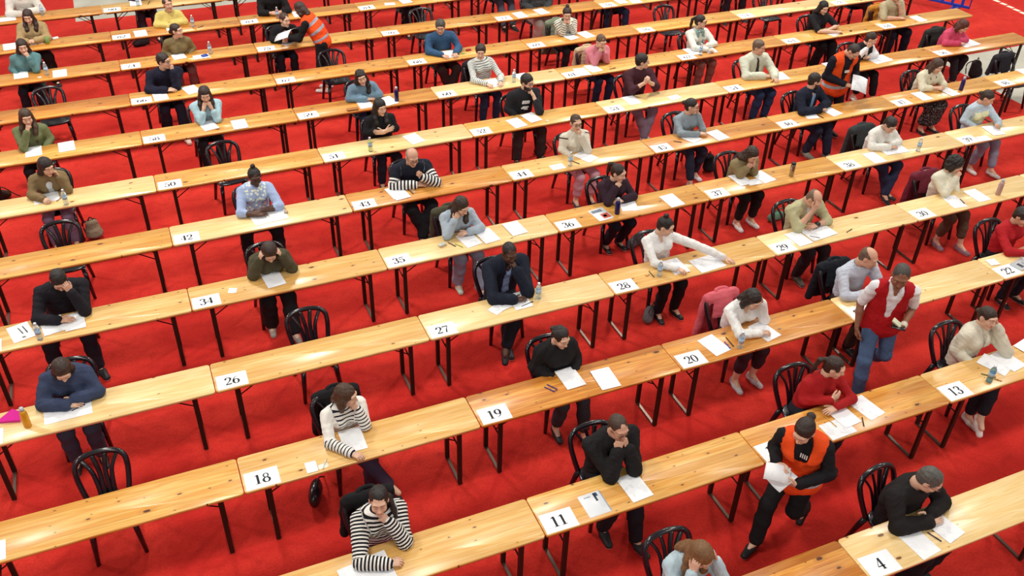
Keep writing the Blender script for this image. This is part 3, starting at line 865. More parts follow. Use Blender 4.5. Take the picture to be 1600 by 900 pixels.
# ------------------------------------------------------------------ floor
def structure(o): o['kind'] = 'structure'; return o
def poly_slab(name, pts, z0, z1, mat):
    n = len(pts); V = [(x, y, z0) for x, y in pts]+[(x, y, z1) for x, y in pts]
    F = [tuple(reversed(range(n))), tuple(range(n, 2*n))]+[(i, (i+1) % n, n+(i+1) % n, n+i) for i in range(n)]
    return structure(mob(name, V, F, mat, smooth=False))
poly_slab('floor', [(-12, -6), (30, -6), (30, 32), (-12, 32)], -.30, -.006, M_CONC)
# red carpet laid over the concrete, with a bare bay beyond its end and another at the aisle
poly_slab('floor_carpet', [(-12, -6), (14.55, -6), (14.55, 9.54), (30, 9.54), (30, 32), (3.15, 32), (3.15, 17.06), (-.84, 17.06), (-.84, 32), (-12, 32)], -.006, 0.0, M_CARPET)

# ------------------------------------------------------------------ tables
def build_table():
    root = empty('folding_table', (0, 0, 0))
    MB().slab(.004, 0, TL-.004, TW, TH_Z-.028, TH_Z, r=.028).ob('tabletop', WOOD['o1'], root)
    b = MB().box((.06, .022, TH_Z-.046), (TL-.06, .046, TH_Z-.029)); b.box((.06, TW-.046, TH_Z-.046), (TL-.06, TW-.022, TH_Z-.029))
    b.ob('under_rail', M_STEEL, root, smooth=False)
    for xe, sg in ((.21, 1), (TL-.21, -1)):
        for y in (.035, TW-.035):
            MB().box((xe-.021, y-.015, .012), (xe+.021, y+.015, TH_Z-.028)).ob('leg', M_STEEL, root, smooth=False)
        MB().box((xe-.014, .022, 0.0), (xe+.014, TW-.022, .020)).ob('floor_bar', M_BAR, root, smooth=False)
        MB().tube([(xe, .03, .50), (xe, TW-.03, .50)], .008, 6).ob('crossbar', M_STEEL, root)
        for y, y2 in ((.15, .10), (TW-.15, TW-.10)):
            MB().tube([(xe, y, .50), (xe+sg*.26, y2, TH_Z-.04)], .0065, 6).ob('brace', M_STEEL, root)
    MB().box((.19, .03, TH_Z-.034), (.24, TW-.03, TH_Z-.028)).box((TL-.24, .03, TH_Z-.034), (TL-.19, TW-.03, TH_Z-.028)).ob('hinge_plate', M_STEEL, root, smooth=False)
    return root

# which board each table has, read from the photo (column 0 first)
BOARD = {0: ['o3','o3','o3','p1','p1','p1','p1','p1'], 1: ['p2','p2','o2','o1','p2','o2','o1','o1'], 2: ['o2','p2','o3','o1','p1','p1','p1','p1'],
         3: ['p1','p2','p1','p2','p1','p1','p1','p1'], 4: ['p2','p2','p1','o2','o2','p1','p1','p1'], 5: ['o2','p1','o1','p2','o1','o2','o2','o2'],
         6: ['p1','o2','p1','o2','p1','o2','o1','o1'], 7: ['o2','o2','o1','p1','o2','o1','o2','o2'], 8: ['o3','o2','o1','o2','o1','o2','p1','p1'],
         9: ['o1','o1','o2','o1','o1','p2','o1','o1'], 10: ['o1','o1','o1','o2','o1','o1','o1','o1'], 11: ['o1','p2','o1','o1','o1','o1','o1','o1']}

def glyph(ch):
    """strokes of a high-contrast roman figure in a 0.62 x 1 box: lists of (x, y, width)"""
    t, k = .065, .185
    arc = lambda cx, cy, rx_, ry_, a0, a1, n=14, kk=k: [(cx+rx_*math.cos(math.radians(a)), cy+ry_*math.sin(math.radians(a)), t+(kk-t)*abs(math.cos(math.radians(a)))**1.5) for a in np.linspace(a0, a1, n)]
    if ch == '0': return [arc(.31, .5, .22, .47, 0, 360, 28)]
    if ch == '1': return [[(.31, .02, k), (.31, .98, k)], [(.12, .03, .05), (.50, .03, .05)], [(.10, .84, .04), (.30, .95, .10)]]
    if ch == '2': return [arc(.30, .74, .20, .22, 190, -20, 14), [(.49, .66, k), (.40, .45, .10), (.22, .22, .07), (.08, .06, .06)], [(.07, .07, .13), (.53, .07, .15)], [(.52, .05, .05), (.57, .24, .04)], [(.12, .70, .10), (.13, .68, .10)]]
    if ch == '3': return [arc(.29, .76, .19, .21, 170, -85, 14), arc(.29, .28, .22, .26, 88, -170, 16), [(.10, .78, .09), (.12, .77, .09)], [(.09, .22, .09), (.11, .21, .09)]]
    if ch == '4': return [[(.42, .02, k), (.42, .98, k)], [(.42, .97, .05), (.05, .33, .05)], [(.04, .30, .08), (.60, .30, .08)], [(.28, .03, .04), (.56, .03, .04)]]
    if ch == '5': return [[(.15, .92, .12), (.52, .92, .12)], [(.14, .95, .05), (.11, .52, .05)], arc(.28, .32, .23, .28, 130, -160, 16), [(.07, .22, .09), (.09, .21, .09)]]
    if ch == '6': return [arc(.32, .31, .21, .28, 0, 360, 24), [(.11, .33, k), (.13, .60, .12), (.26, .84, .07), (.48, .96, .04)]]
    if ch == '7': return [[(.08, .91, .14), (.56, .91, .14)], [(.56, .93, .04), (.38, .50, .10), (.28, .02, .16)], [(.08, .95, .05), (.05, .74, .04)]]
    if ch == '8': return [arc(.31, .74, .17, .21, 0, 360, 22, .11), arc(.31, .27, .22, .25, 0, 360, 24)]
    if ch == '9': return [arc(.30, .68, .21, .28, 0, 360, 24), [(.51, .66, k), (.49, .40, .12), (.36, .16, .07), (.14, .04, .04)]]

def ribbon(pts, z, b):
    P = [np.array(q[:2], float) for q in pts]; V = []; n = len(P)
    for i in range(n):
        tg = P[min(i+1, n-1)]-P[max(i-1, 0)]; tg = tg/(np.linalg.norm(tg)+1e-9); nn = np.array([-tg[1], tg[0]]); w = pts[i][2]/2
        V += [(*(P[i]+nn*w), z), (*(P[i]-nn*w), z)]
    b.add(V, [(2*i, 2*i+1, 2*i+3, 2*i+2) for i in range(n-1)])

WORDS = {}
def number_sheet(num, x, y, ang, who):
    o = MB().box((0, 0, 0), (.297, .21, .0012)).ob('number_sheet', M_CARD, smooth=False)
    o.location = (x, y, TH_Z+.0006); o.rotation_euler = (0, 0, ang)
    hgt = .112; s = str(num); wdt = len(s)*.60*hgt*1.08
    b = MB()
    for i, ch in enumerate(s):
        for st in glyph(ch):
            x0 = .148-wdt/2+i*.60*hgt*1.08
            ribbon([(x0+q[0]*hgt*1.08, .048+q[1]*hgt, q[2]*hgt) for q in st], .0016, b)
    b.ob('printed_number', M_INK, o, smooth=False)
    tag(o, f'sheet {num}, {who}', 'sign', 'number sheets on the table corners')
    return o

# ------------------------------------------------------------------ the slatted stacking chair (faces -y, origin below the seat)
def build_chair():
    root = empty('plastic_chair', (0, 0, 0))
    S = Sdf(.008)
    S.cap((-.15, 0, .432), (.15, 0, .432), .012, .012, k=.01)
    b = MB(); N = 28; V = []; F = []
    for zt, ins in ((.430, 0), (.446, .004), (.450, .016)):
        for i in range(N):
            a = 2*math.pi*i/N; c, s_ = math.cos(a), math.sin(a)
            r = 1/((abs(c)**3.2+abs(s_)**3.2)**(1/3.2))
            V.append(((.212-ins)*c*r*(1-.07*s_), (.205-ins)*s_*r, zt))
    for l in range(2):
        for i in range(N): F.append((l*N+i, l*N+(i+1) % N, (l+1)*N+(i+1) % N, (l+1)*N+i))
    F.append(tuple(reversed(range(N))))
    c0 = len(V); V.append((0, 0, .440))
    for i in range(N): F.append((2*N+i, 2*N+(i+1) % N, c0))
    b.add(V, F).ob('seat', M_PLASTIC, root)
    for sx in (-1, 1):
        MB().tube([(sx*.17, -.165, .435), (sx*.185, -.19, .25), (sx*.205, -.215, 0)], [.030, .026, .020], 8).ob('leg', M_PLASTIC, root)
        MB().tube([(sx*.17, .165, .435), (sx*.19, .215, .25), (sx*.215, .27, 0)], [.030, .026, .020], 8).ob('leg', M_PLASTIC, root)
    hoop = spline([(-.175, .17, .435), (-.198, .215, .54), (-.215, .268, .66), (-.205, .308, .75), (-.14, .335, .805), (0, .345, .825),
                   (.14, .335, .805), (.205, .308, .75), (.215, .268, .66), (.198, .215, .54), (.175, .17, .435)], 4)
    MB().tube(hoop, .026, 8).ob('back_hoop', M_PLASTIC, root)
    for x0, x1, x2 in ((-.060, -.085, -.155), (-.022, -.026, -.052), (.022, .026, .052), (.060, .085, .155)):
        z2 = .79 if abs(x2) > .1 else .815
        pts = spline([(x0, .185, .44), (x0*1.05, .222, .54), (x1, .275, .67), (x2, .333, z2)], 5)
        MB().tube(pts, .0225, 8, sq=.5).ob('slat', M_PLASTIC, root)
    return root

chair0 = build_chair(); chair_used = [False]
def chair(x, y, label, group='black slatted chairs', rot=0.0, z=0.0):
    c = chair0 if not chair_used[0] else copy_tree(chair0)
    chair_used[0] = True
    c.location = (x, y, z); c.rotation_euler = (0, 0, rot)
    return tag(c, label, 'chair', group)

# ------------------------------------------------------------------ small things on the tables
zstack = {}
def sheet(row, p1, p2, size='P', mat=None, who='', n=0, thick=.0014):
    """p1/p2: photo pixels of the sheet's far and near west corners; size is paper format"""
    a = at(*p1); b = at(*p2); w, hgt = {'P': (.21, .297), 'L': (.297, .21), 'A3': (.40, .27), 'S': (.13, .12), 'M': (.20, .14), 'W': (.42, .297), 'B': (.10, .13), 'C': (.17, .24)}[size] if isinstance(size, str) else size
    d = (a-b)[:2]; L = np.linalg.norm(d); d = d/L
    ang = math.atan2(d[1], d[0])-math.pi/2
    b = (a[:2]+b[:2])/2-d*hgt/2
    lo_y = RY[row]+.004
    if b[1] < lo_y: b = b+np.array([0, lo_y-b[1]])
    key = row; k = zstack.get(key, 0); zstack[key] = k+1
    o = MB().box((0, 0, 0), (w, hgt, thick)).ob('exam_paper', mat or (M_PAPER if (k % 3) else M_PAPER0), smooth=False)
    o.location = (b[0], b[1], TH_Z+.0022+.0016*(k % 4)); o.rotation_euler = (0, 0, ang)
    PAPERS.append((row, b[0]+w/2, b[1], o))
    return o
PAPERS = []

def bottle(u, v, label, kind='water', tilt=0.0, z=TH_Z, hgt=.21, col=None):
    P = at(u, v, z); root = empty('water_bottle', (P[0], P[1], z+.0008), tilt)
    if kind == 'water':
        MB().lathe([(.028, 0), (.031, .006), (.031, .05), (.028, .06), (.031, .07), (.031, .145), (.026, .168), (.013, .188), (.0125, .196)], 18).ob('bottle_body', flat('clear bottle', col or 'dfeaf0', .08, trans=.8, ior=1.25), root)
        MB().lathe([(.0318, .078), (.0318, .125)], 18).ob('paper_label', flat('bottle label', 'a9c4de', .5), root)
        MB().lathe([(.0145, .194), (.0145, .212), (.012, .214)], 14).ob('cap', flat('bottle cap', 'dfe6ee', .4), root)
    elif kind == 'blue':
        MB().lathe([(.030, 0), (.034, .006), (.034, .15), (.028, .18), (.018, .20)], 20).ob('bottle_body', flat('flask '+(col or ''), col or '1c1d5c', .3, metal=.2), root)
        MB().lathe([(.020, .198), (.021, .228), (.016, .236)], 16).ob('cap', flat('flask cap', 'b8bcc8', .3), root)
    elif kind == 'steel':
        MB().lathe([(.030, 0), (.033, .006), (.033, .17), (.030, .18)], 20).ob('bottle_body', flat('brushed steel', 'a8a49c', .25, metal=.9), root)
        MB().lathe([(.032, .178), (.032, .205), (.025, .212)], 20).ob('cap', flat('dark lid', '1c1a1c', .4), root)
    elif kind == 'cup':
        MB().lathe([(.030, 0), (.032, .004), (.038, .115), (.036, .115)], 20).ob('cup_body', flat('green cup', '7f9a52', .4, trans=.2), root)
    return tag(root, label, 'bottle' if kind != 'cup' else 'cup')

def pen(p1, p2, c, label, z=TH_Z):
    a, b = at(*p1, z+.006), at(*p2, z+.006); d = b-a; L = max(.12, min(.17, np.linalg.norm(d))); d = d/np.linalg.norm(d); m = (a+b)/2
    root = empty('pen', (m[0], m[1], z+.0078), math.atan2(d[1], d[0]))
    MB().tube([(-L/2, 0, 0), (L/2-.05, 0, 0)], .0048, 8).ob('barrel', flat('pen '+c, c, .3), root)
    MB().tube([(L/2-.05, 0, 0), (L/2, 0, 0)], .0056, 8).ob('cap', flat('pen cap '+c, c, .35), root)
    return tag(root, label, 'pen')

def coat(x, y, c, label, long=.5, w=.20):
    """a jacket hung over a chair's back: shoulders over the hoop, body down behind, a sleeve at each side"""
    root = empty('jacket', (x, y, 0))
    S = Sdf(.013)
    S.cap((-w*.7, .335, .815), (w*.7, .335, .815), .042, .042, k=.03)
    S.cap((0, .365, .79), (0, .40, .84-long), .036, .045, ku=w/.042*.95, k=.05)
    S.cap((0, .29, .79), (0, .235, .56), .018, .022, ku=w/.024*.85, k=.04)
    for q in (-1, 1): S.cap((q*w*.95, .34, .785), (q*(w+.025), .37, .80-long*.9), .046, .038, k=.05)
    V, Q = S.build(); V = wrinkle(V, Q, .009, int(abs(x)*50) % 90, f=.6)
    mob('jacket_body', V, Q, garment(c), root)
    S = Sdf(.01)
    for i in range(8):
        a0, a1 = math.pi*i/8, math.pi*(i+1)/8
        S.cap((.075*math.cos(a0), .35+.035*math.sin(a0), .85), (.075*math.cos(a1), .35+.035*math.sin(a1), .85), .018, k=.01)
    V, Q = S.build(); mob('collar', V, Q, garment(c), root)
    return tag(root, label, 'jacket')

def bag(u, v, c, label, kind='pack', rot=0.0, size=1.0, c2=None):
    P = at(u, v, .0); root = empty('backpack' if kind == 'pack' else 'handbag', (P[0], P[1], 0), rot)
    S = Sdf(.011)
    if kind == 'pack':
        S.cap((0, 0, .11*size), (0, .015, .27*size), .105*size, .080*size, ku=1.35, k=.04); S.cap((0, -.09*size, .10*size), (0, -.08*size, .17*size), .045*size, .04*size, ku=2.0, k=.03)
    elif kind == 'oval':
        S.ell((0, 0, .115*size), (.16*size, .065*size, .115*size), k=.02)
    else:
        S.cap((-.11*size, 0, .07*size), (.11*size, .01, .075*size), .075*size, .065*size, k=.03); S.ell((.02, 0, .12*size), (.10*size, .06*size, .06*size), k=.04)
    S.plane((0, 0, -1), 0.0)
    V, Q = S.build(); V = wrinkle(V, Q, .008 if kind != 'oval' else .002, int(u)); V[:, 2] = np.maximum(V[:, 2], 0)
    mob('bag_body', V, Q, garment(c) if kind != 'oval' else flat('black leather', c, .25, coat=.3), root)
    b = MB()
    if kind == 'pack':
        for q in (-1, 1): b.tube(spline([(q*.05, .08*size, .32*size), (q*.09, .15*size, .24*size), (q*.08, .12*size, .06*size)], 5), .010, 6)
        b.ob('strap', flat('strap '+(c2 or c), c2 or c, .7), root)
        MB().tube(spline([(-.04, .02, .335*size), (0, .02, .40*size), (.04, .02, .335*size)], 5), .008, 6).ob('handle', flat('strap '+(c2 or c), c2 or c, .7), root)
    else:
        b.tube(spline([(-.10*size, 0, .17*size), (.05, -.03, .26*size), (.22*size, -.05, .10*size), (.30*size, -.02, .012)], 5), .008, 6).ob('strap', flat('strap '+(c2 or c), c2 or c, .5), root)
    return tag(root, label, 'bag')
EXTRA = {}
def _print(root, J, a):
    c = J['mid']+a['d2']*.10+a['fw']*.148; b = MB()
    for (x0, x1, z0, z1) in ((-.075, -.045, .03, .075), (-.035, -.015, .03, .08), (-.005, .015, .03, .08), (.025, .045, .035, .08), (-.075, .045, .075, .085), (-.07, .03, -.06, -.035), (-.05, .05, -.035, -.015), (-.02, .045, -.075, -.055)):
        P = [c+a['ux']*x+a['d2']*z+a['fw']*o for o in (0, .006) for x, z in ((x0, z0), (x1, z0), (x1, z1), (x0, z1))]
        b.add(P, [(3,2,1,0),(4,5,6,7),(0,1,5,4),(1,2,6,5),(2,3,7,6),(3,0,4,7)])
    b.ob('shirt_print', flat('white print', 'dcdcdc', .7), root, smooth=False)
EXTRA['printm'] = _print
def _scarf(root, J, a):
    S = Sdf(.012); N = J['N']
    for i in range(8):
        a0, a1 = 2*math.pi*i/8, 2*math.pi*(i+1)/8
        f = lambda t: N+a['ux']*(.075*math.cos(t))+a['fw']*(.075*math.sin(t)+.01)+a['d2']*.01
        S.cap(f(a0), f(a1), .026, .026, k=.02)
    for q in (-1, 1): S.cap(N+a['ux']*q*.05+a['fw']*.10, J['mid']+a['ux']*q*.06+a['fw']*.16, .03, .024, k=.02)
    V, Q = S.build(); V = wrinkle(V, Q, .008, 3); mob('scarf', V, Q, garment('7f9c98', pat='print', c2='cfd8d0', period=30, duty=.3), root)
EXTRA['scarf'] = _scarf

LAMP_P, WORLD_S, EXPO = 400, 0.32, -0.20
rad = math.radians
def Pn(row, u, short, extra_label, **p):
    p['short'] = short; p['label'] = 'person in '+short+', '+extra_label
    return seat_person(row, u, **p)
TJ = lambda c, **k: T('jacket', c, inf=.026, sleeve=1.95, neck=None, openf=1.0, collar=True, amp=.009, **k)   # open jacket
SHIRT = lambda c, **k: T('shirt', c, inf=.012, sleeve=0, neck='v', collar=True, **k)
V4 = lambda *a: np.array(a, float)

# ---- row behind tables 3 to 5 (nearest)
Pn(0, 1432, 'black jacket and spectacles, grey hair', 'arms folded on the table, head bent', sex='m', lean=.42, hunch=.35, yaw=.45, pitch=.75, al='fold', ar='fold', hair='short', hairc='4b4a46', glasses=1, skin='light',
   fat=1.12, tops=[T('jacket', '1f1b1c', inf=.022, neck='crew', collar=True, amp=.010)], bottom='17161c', turn=.12)
Pn(0, 1108, 'pale denim shirt', 'both hands in long fair hair, head bent', sex='f', lean=.42, hunch=.45, yaw=.25, pitch=.85, al='head', ar='head', hair='front', hairc='6b4a2c', skin='fair', hlen=.32, hvol=.004,
   tops=[T('shirt', 'b9cdd8', inf=.018, collar=True, amp=.009)], bottom='3a4660', watch=-1)
# ---- row 1
Pn(1, 600, 'black-and-white striped sweater, ponytail', 'chin resting on one hand', sex='f', fat=1.14, lean=.30, hunch=.30, yaw=-.25, pitch=.08, al=('c', (-.24, -.33, .80), (-.03, -.43, .80), (1, -.15, 0), (0, -.2, 1), 'relax'), ar='chin', hair='pony', hairc='181211', skin='light', ponyf=1, bunz=.03,
   tops=[T('sweater', 'e8e4df', inf=.018, pat='stripe', c2='15141c', period=.030, duty=.52)], bottom='3c5c94', legs='wide')
Pn(1, 962, 'black jacket with shaved head', 'both hands clasped at the mouth', sex='m', lean=.34, hunch=.32, yaw=.10, pitch=.38, al='both', ar='both', hair='buzz', hairc='3a2a20', skin='fair', glasses=1,
   tops=[T('jacket', '1b191b', inf=.026, neck='crew', collar=True, amp=.010)], bottom='1a1a22', legs='stag', shoe='1c1c20')
Pn(1, 1268, 'red jersey', 'leaning in and looking down, hair tied back', sex='f', lean=.34, hunch=.30, yaw=.75, pitch=.45, al='cross', ar='fold', hair='pony', hairc='2a1712', skin='light', ponyx=-.05,
   tops=[T('sweater', 'a81a1e', inf=.014)], bottom='20202a')
Pn(1, 1528, 'cream cotton jacket', 'one hand held to the ear', sex='f', lean=.14, hunch=.15, yaw=.0, pitch=.15, roll=.10, al='lap', ar='ear', hair='bun', bunz=.0, hairc='2c1a12', skin='light', tw=.1,
   tops=[SHIRT('d8d2c4'), T('jacket', 'd8d2c0', inf=.026, sleeve=1.9, neck=None, openf=.55, collar=True, amp=.009)], bottom='1f1d26', legs='crossr', shoe='e4e2de', blen=.85, e=.26)
# ---- row 2
Pn(2, 545, 'white sweater with dark cuff stripes', 'fingers at the chin, looking sideways', sex='f', lean=.22, hunch=.20, yaw=.85, pitch=.30, al=('c', (-.26, -.28, .80), (-.14, -.50, .80), (.55, -.8, -.05), (0, 0, 1), 'relax'), ar='chin', hair='bob', hlen=.12, hairc='3c2618', skin='light',
   tops=[T('sweater', 'ece8e2', inf=.016, pat='stripe', c2='1a1a2c', period=.034, duty=.34, zones=(0, 2))], bottom='3f3247', legs='crossl', turn=.15)
Pn(2, 885, 'black padded jacket', 'hands together at the table edge, hair parted', sex='f', lean=.12, hunch=.22, yaw=.25, pitch=.50, al='lap', ar='lap', hair='bun', bunz=.0, hairc='1a1312', skin='light',
   tops=[T('jacket', '191719', inf=.030, neck='crew', collar=True, amp=.012)], bottom='343238', legs='stag', blen=.8, shoe='26242a', sole=0, e=.22)
Pn(2, 1172, 'white blouse', 'both hands holding the head, short dark hair', sex='f', lean=.36, hunch=.35, yaw=.25, pitch=.70, al=('c', (-.22, -.36, .80), (.0, -.42, .80), (.9, -.3, .1), (0, 0, 1), 'relax'), ar='head', hair='bob', hairc='1c110e', skin='light',
   tops=[T('blouse', 'efeeec', inf=.018, neck='v', amp=.009)], bottom='3a1f28', blen=.6, shoe='c4c0c6')
Pn(2, 1345, 'pale blue shirt with bald head', 'hand over the eyes', sex='m', lean=.30, hunch=.34, yaw=.55, pitch=.60, al='fold', ar='cheek', hair='fringe', hairc='5a4638', skin='fair',
   tops=[T('shirt', 'c3cad8', inf=.016, collar=True, amp=.008, pat='print', c2='9aa6c0', period=70, duty=.28)], bottom='3b2a24', watch=-1)
Pn(2, 1607, 'crimson sweatshirt by the aisle', 'dark hair, leaning forward', sex='f', lean=.30, hunch=.3, yaw=.2, pitch=.5, al='fold', ar='fold', hair='short', hairc='1d1210', skin='fair', tops=[T('sweater', 'b01c24', inf=.016)], bottom='1c1c26')
# ---- row 3
Pn(3, 112, 'navy denim overshirt', 'head bowed over a paper', sex='f', fat=1.1, lean=.42, hunch=.40, yaw=.05, pitch=.95, al='fold', ar='fold', hair='down', hairc='2f1f18', skin='light', hlen=.10, hside=1,
   tops=[T('shirt', '38425e', inf=.026, collar=True, amp=.010)], bottom='3c3e50', legs='norm', e=.26)
Pn(3, 795, 'navy blazer', 'fist at the mouth, thinking', sex='m', fat=1.04, lean=.28, hunch=.30, yaw=.0, pitch=.50, al='fold', ar='mouth', hair='buzz', hairc='14100f', skin='dark',
   tops=[T('shirt', '8fa6d2', inf=.012, sleeve=0, neck='v', collar=True), T('jacket', '171c2c', inf=.028, sleeve=1.93, neck=None, openf=.75, amp=.009)], bottom='191a24', legs='crossr', shoe='1a1a20')
Pn(3, 1042, 'white v-neck sweater', 'one arm stretched along the table', sex='f', lean=.26, hunch=.18, yaw=.70, pitch=.50, sx=.1, al=('c', (-.22, -.27, .80), (-.02, -.45, .80), (.5, -.85, -.05), (0, 0, 1), 'relax'), ar=('c', (.42, -.30, .88), (.62, -.46, .80), (.7, -.7, -.15), (0, 0, 1), 'flat'), hair='topbun', hairc='140e0e', skin='light',
   tops=[T('sweater', 'e6e5e4', inf=.014, neck='v')], bottom='17141a', legs='norm', skirt=0)
Pn(3, 1262, 'khaki linen shirt with bald head', 'forehead on a raised fist', sex='m', lean=.30, hunch=.38, yaw=.25, pitch=.95, al='front', ar='fold', hair='fringe', hairc='6a5646', skin='fair',
   tops=[T('undershirt', 'd6d8da', inf=.010, sleeve=0, neck='crew'), T('shirt', 'b9b48e', inf=.022, sleeve=1.25, neck=None, openf=.55, collar=True, amp=.010)], bottom='2a1f24', legs='stag', shoe='4a4038', watch=1)
Pn(3, 1488, 'cream jumper with bobbed curls', 'hand at the mouth, looking sideways', sex='f', lean=.16, hunch=.22, yaw=.70, pitch=.40, al='mouth', ar='lap', hair='curly', hairc='17110f', skin='light',
   tops=[T('sweater', 'ddd8c4', inf=.016)], bottom='5a4638', blen=.7, legs='stag', shoe='8a6a78', e=.22)
# ---- row 4
Pn(4, 95, 'black crew-neck sweater, dark hair', 'forehead resting on one hand', sex='m', fat=1.05, lean=.34, hunch=.36, yaw=.1, pitch=.95, al='fold', ar='front', hair='short', hairc='16110f', skin='fair', tops=[T('sweater', '1d1a22', inf=.018)], bottom='20202c', legs='wide', shoe='18181c')
Pn(4, 425, 'olive coat with fringe', 'hands on both temples, reading', sex='f', lean=.36, hunch=.38, yaw=-.05, pitch=.95, al='head', ar='head', hair='down', hairc='2e1c14', skin='light', hvol=.004, hlen=.10,
   tops=[T('coat', '4f4a38', inf=.026, collar=True, amp=.012)], bottom='1a191d', legs='stag', loose=.03, shoe='9a9088')
Pn(4, 722, 'light blue-grey sweatshirt, long brown hair', 'hand pressed to the brow', sex='f', lean=.30, hunch=.30, yaw=.35, pitch=.70, al='cheek', ar='fold', hair='front', hside=-1, hairc='2b1c14', skin='light', hlen=.26,
   tops=[T('sweatshirt', 'a9b6c4', inf=.020, amp=.010)], bottom='8e9ab2', legs='stag', shoe='a8b4a8', loose=.022)
Pn(4, 962, 'aubergine sweater, high ponytail', 'both hands below the chin', sex='f', lean=.26, hunch=.25, yaw=.60, pitch=.40, al='chin', ar='fold', hair='pony', bunz=.09, hairc='261611', skin='light', tops=[T('sweater', '33202c', inf=.018)], bottom='1b1a28', legs='tuck', shoe='221c24')
Pn(4, 1172, 'khaki blouse, hair tied back', 'both hands held to the lips', sex='f', lean=.26, hunch=.32, yaw=.1, pitch=.75, al='both', ar='both', hair='long', hlen=.16, hairc='2a1a12', skin='fair', tops=[T('blouse', '8a7a58', inf=.018, collar=True)], bottom='1d1a1c', shoe='d8d4d2', blen=.85)
Pn(4, 1385, 'white sweatshirt, cropped dark hair', 'head bent over folded hands', sex='f', lean=.24, hunch=.32, yaw=-.05, pitch=.85, al='fold', ar='fold', hair='short', hairc='1e1613', skin='fair', tops=[T('sweatshirt', 'e3e2dc', inf=.020)], bottom='2c3450', legs='ankle', shoe='2a2626')
Pn(4, 1542, 'blue and cream panelled sweatshirt', 'hands together at the table edge', sex='f', lean=.16, hunch=.22, yaw=.50, pitch=.60, al='lap', ar='clasp', hair='bun', bunz=.0, hairc='2b1c14', skin='fair', tops=[T('sweatshirt', 'b6c6d4', inf=.018, pat='stripe', c2='dfdfb8', period=.6, duty=.4, zones=(0,))], bottom='8c90a6', legs='stag', shoe='d0ccc8', blen=.85)
# ---- row 5
Pn(5, 398, 'blue floral blouse', 'forearms crossed on the table', sex='f', fat=1.12, lean=.20, hunch=.20, yaw=.1, pitch=.35, al='fold', ar='fold', hair='topbun', hairc='0f0b0b', skin='dark', glasses=1,
   tops=[T('blouse', 'a4b6dc', inf=.014, sleeve=1.3, neck='crew', pat='print', c2='e8efdf', period=26, duty=.42, zones=(0,))], bottom='19191f', legs='wide', shoe='17171b')
Pn(5, 648, 'navy sweater with white sleeve hoops', 'one fist at the chest, bald head', sex='m', fat=1.12, lean=.24, hunch=.28, yaw=.05, pitch=.55, al='fold', ar=('c', (.24, -.34, .80), (.05, -.33, .90), (-.5, -.1, .8), (.3, -.9, 0), 'fist'), hair='fringe', hairc='8a7f78', skin='fair', glasses=1,
   tops=[T('sweater', '1b1d2c', inf=.018, pat='stripe', c2='ece9e4', period=.046, duty=.5, zones=(1, 2), umin=.12)], bottom='1b1b20', legs='ankle', shoe='1c1b1e')
Pn(5, 908, 'cream knit with dark collar line', 'holding a white cup to the lips', sex='f', lean=.06, hunch=.08, yaw=-.1, pitch=.10, al=('c', (-.25, -.05, .80), (-.11, -.22, .68), (.5, -.8, 0), (0, 0, 1), 'relax'), ar='mouth', hair='bun', bunz=.0, hairc='3a261a', skin='light', glasses=1,
   tops=[T('sweater', 'dbd5c6', inf=.016, pat='stripe', c2='3a3430', period=1.0, duty=.018, umin=-1)], bottom='d8a8b6', legs='norm', blen=.75, shoe='4a4548', e=.20)
Pn(5, 1086, 'grey-blue sweater, hair in a bun', 'hand at the cheek, looking away', sex='f', lean=.18, hunch=.20, yaw=.80, pitch=.15, al=('c', (-.24, -.27, .80), (.02, -.36, .80), (.95, -.2, 0), (0, 0, 1), 'flat'), ar='cheek', hair='bun', bunz=.03, hairc='1d1412', skin='light', glasses=1, tops=[T('sweater', '8d9aa4', inf=.014)], bottom='2c3044', legs='staggr', shoe='dcdce0', blen=.88)
Pn(5, 1275, 'navy jacket with beard', 'arms folded, turned sideways', sex='m', lean=.12, hunch=.15, yaw=.95, pitch=.20, al='fold', ar='fold', hair='short', hairc='1f1714', skin='fair', beard=1, turn=.2,
   tops=[T('shirt', '7fa0c8', inf=.012, sleeve=0, neck='v', collar=True), T('jacket', '1a1e30', inf=.026, sleeve=1.93, neck=None, openf=.7, amp=.009)], bottom='252a40', legs='stag', shoe='8a867c')
Pn(5, 1455, 'cream blouse with lanyard', 'reading a small booklet in both hands', sex='f', fat=1.1, lean=.16, hunch=.22, yaw=.15, pitch=.55, al='clasp', ar='clasp', hair='bob', hlen=.10, hairc='3f2a20', skin='light', lanyard=1, tops=[T('blouse', 'ddd6bc', inf=.018, sleeve=1.5)], bottom='2c2a30', skirt=1, bpat=dict(pat='print', c2='8c8478', period=40, duty=.35), shoe='2a2224')
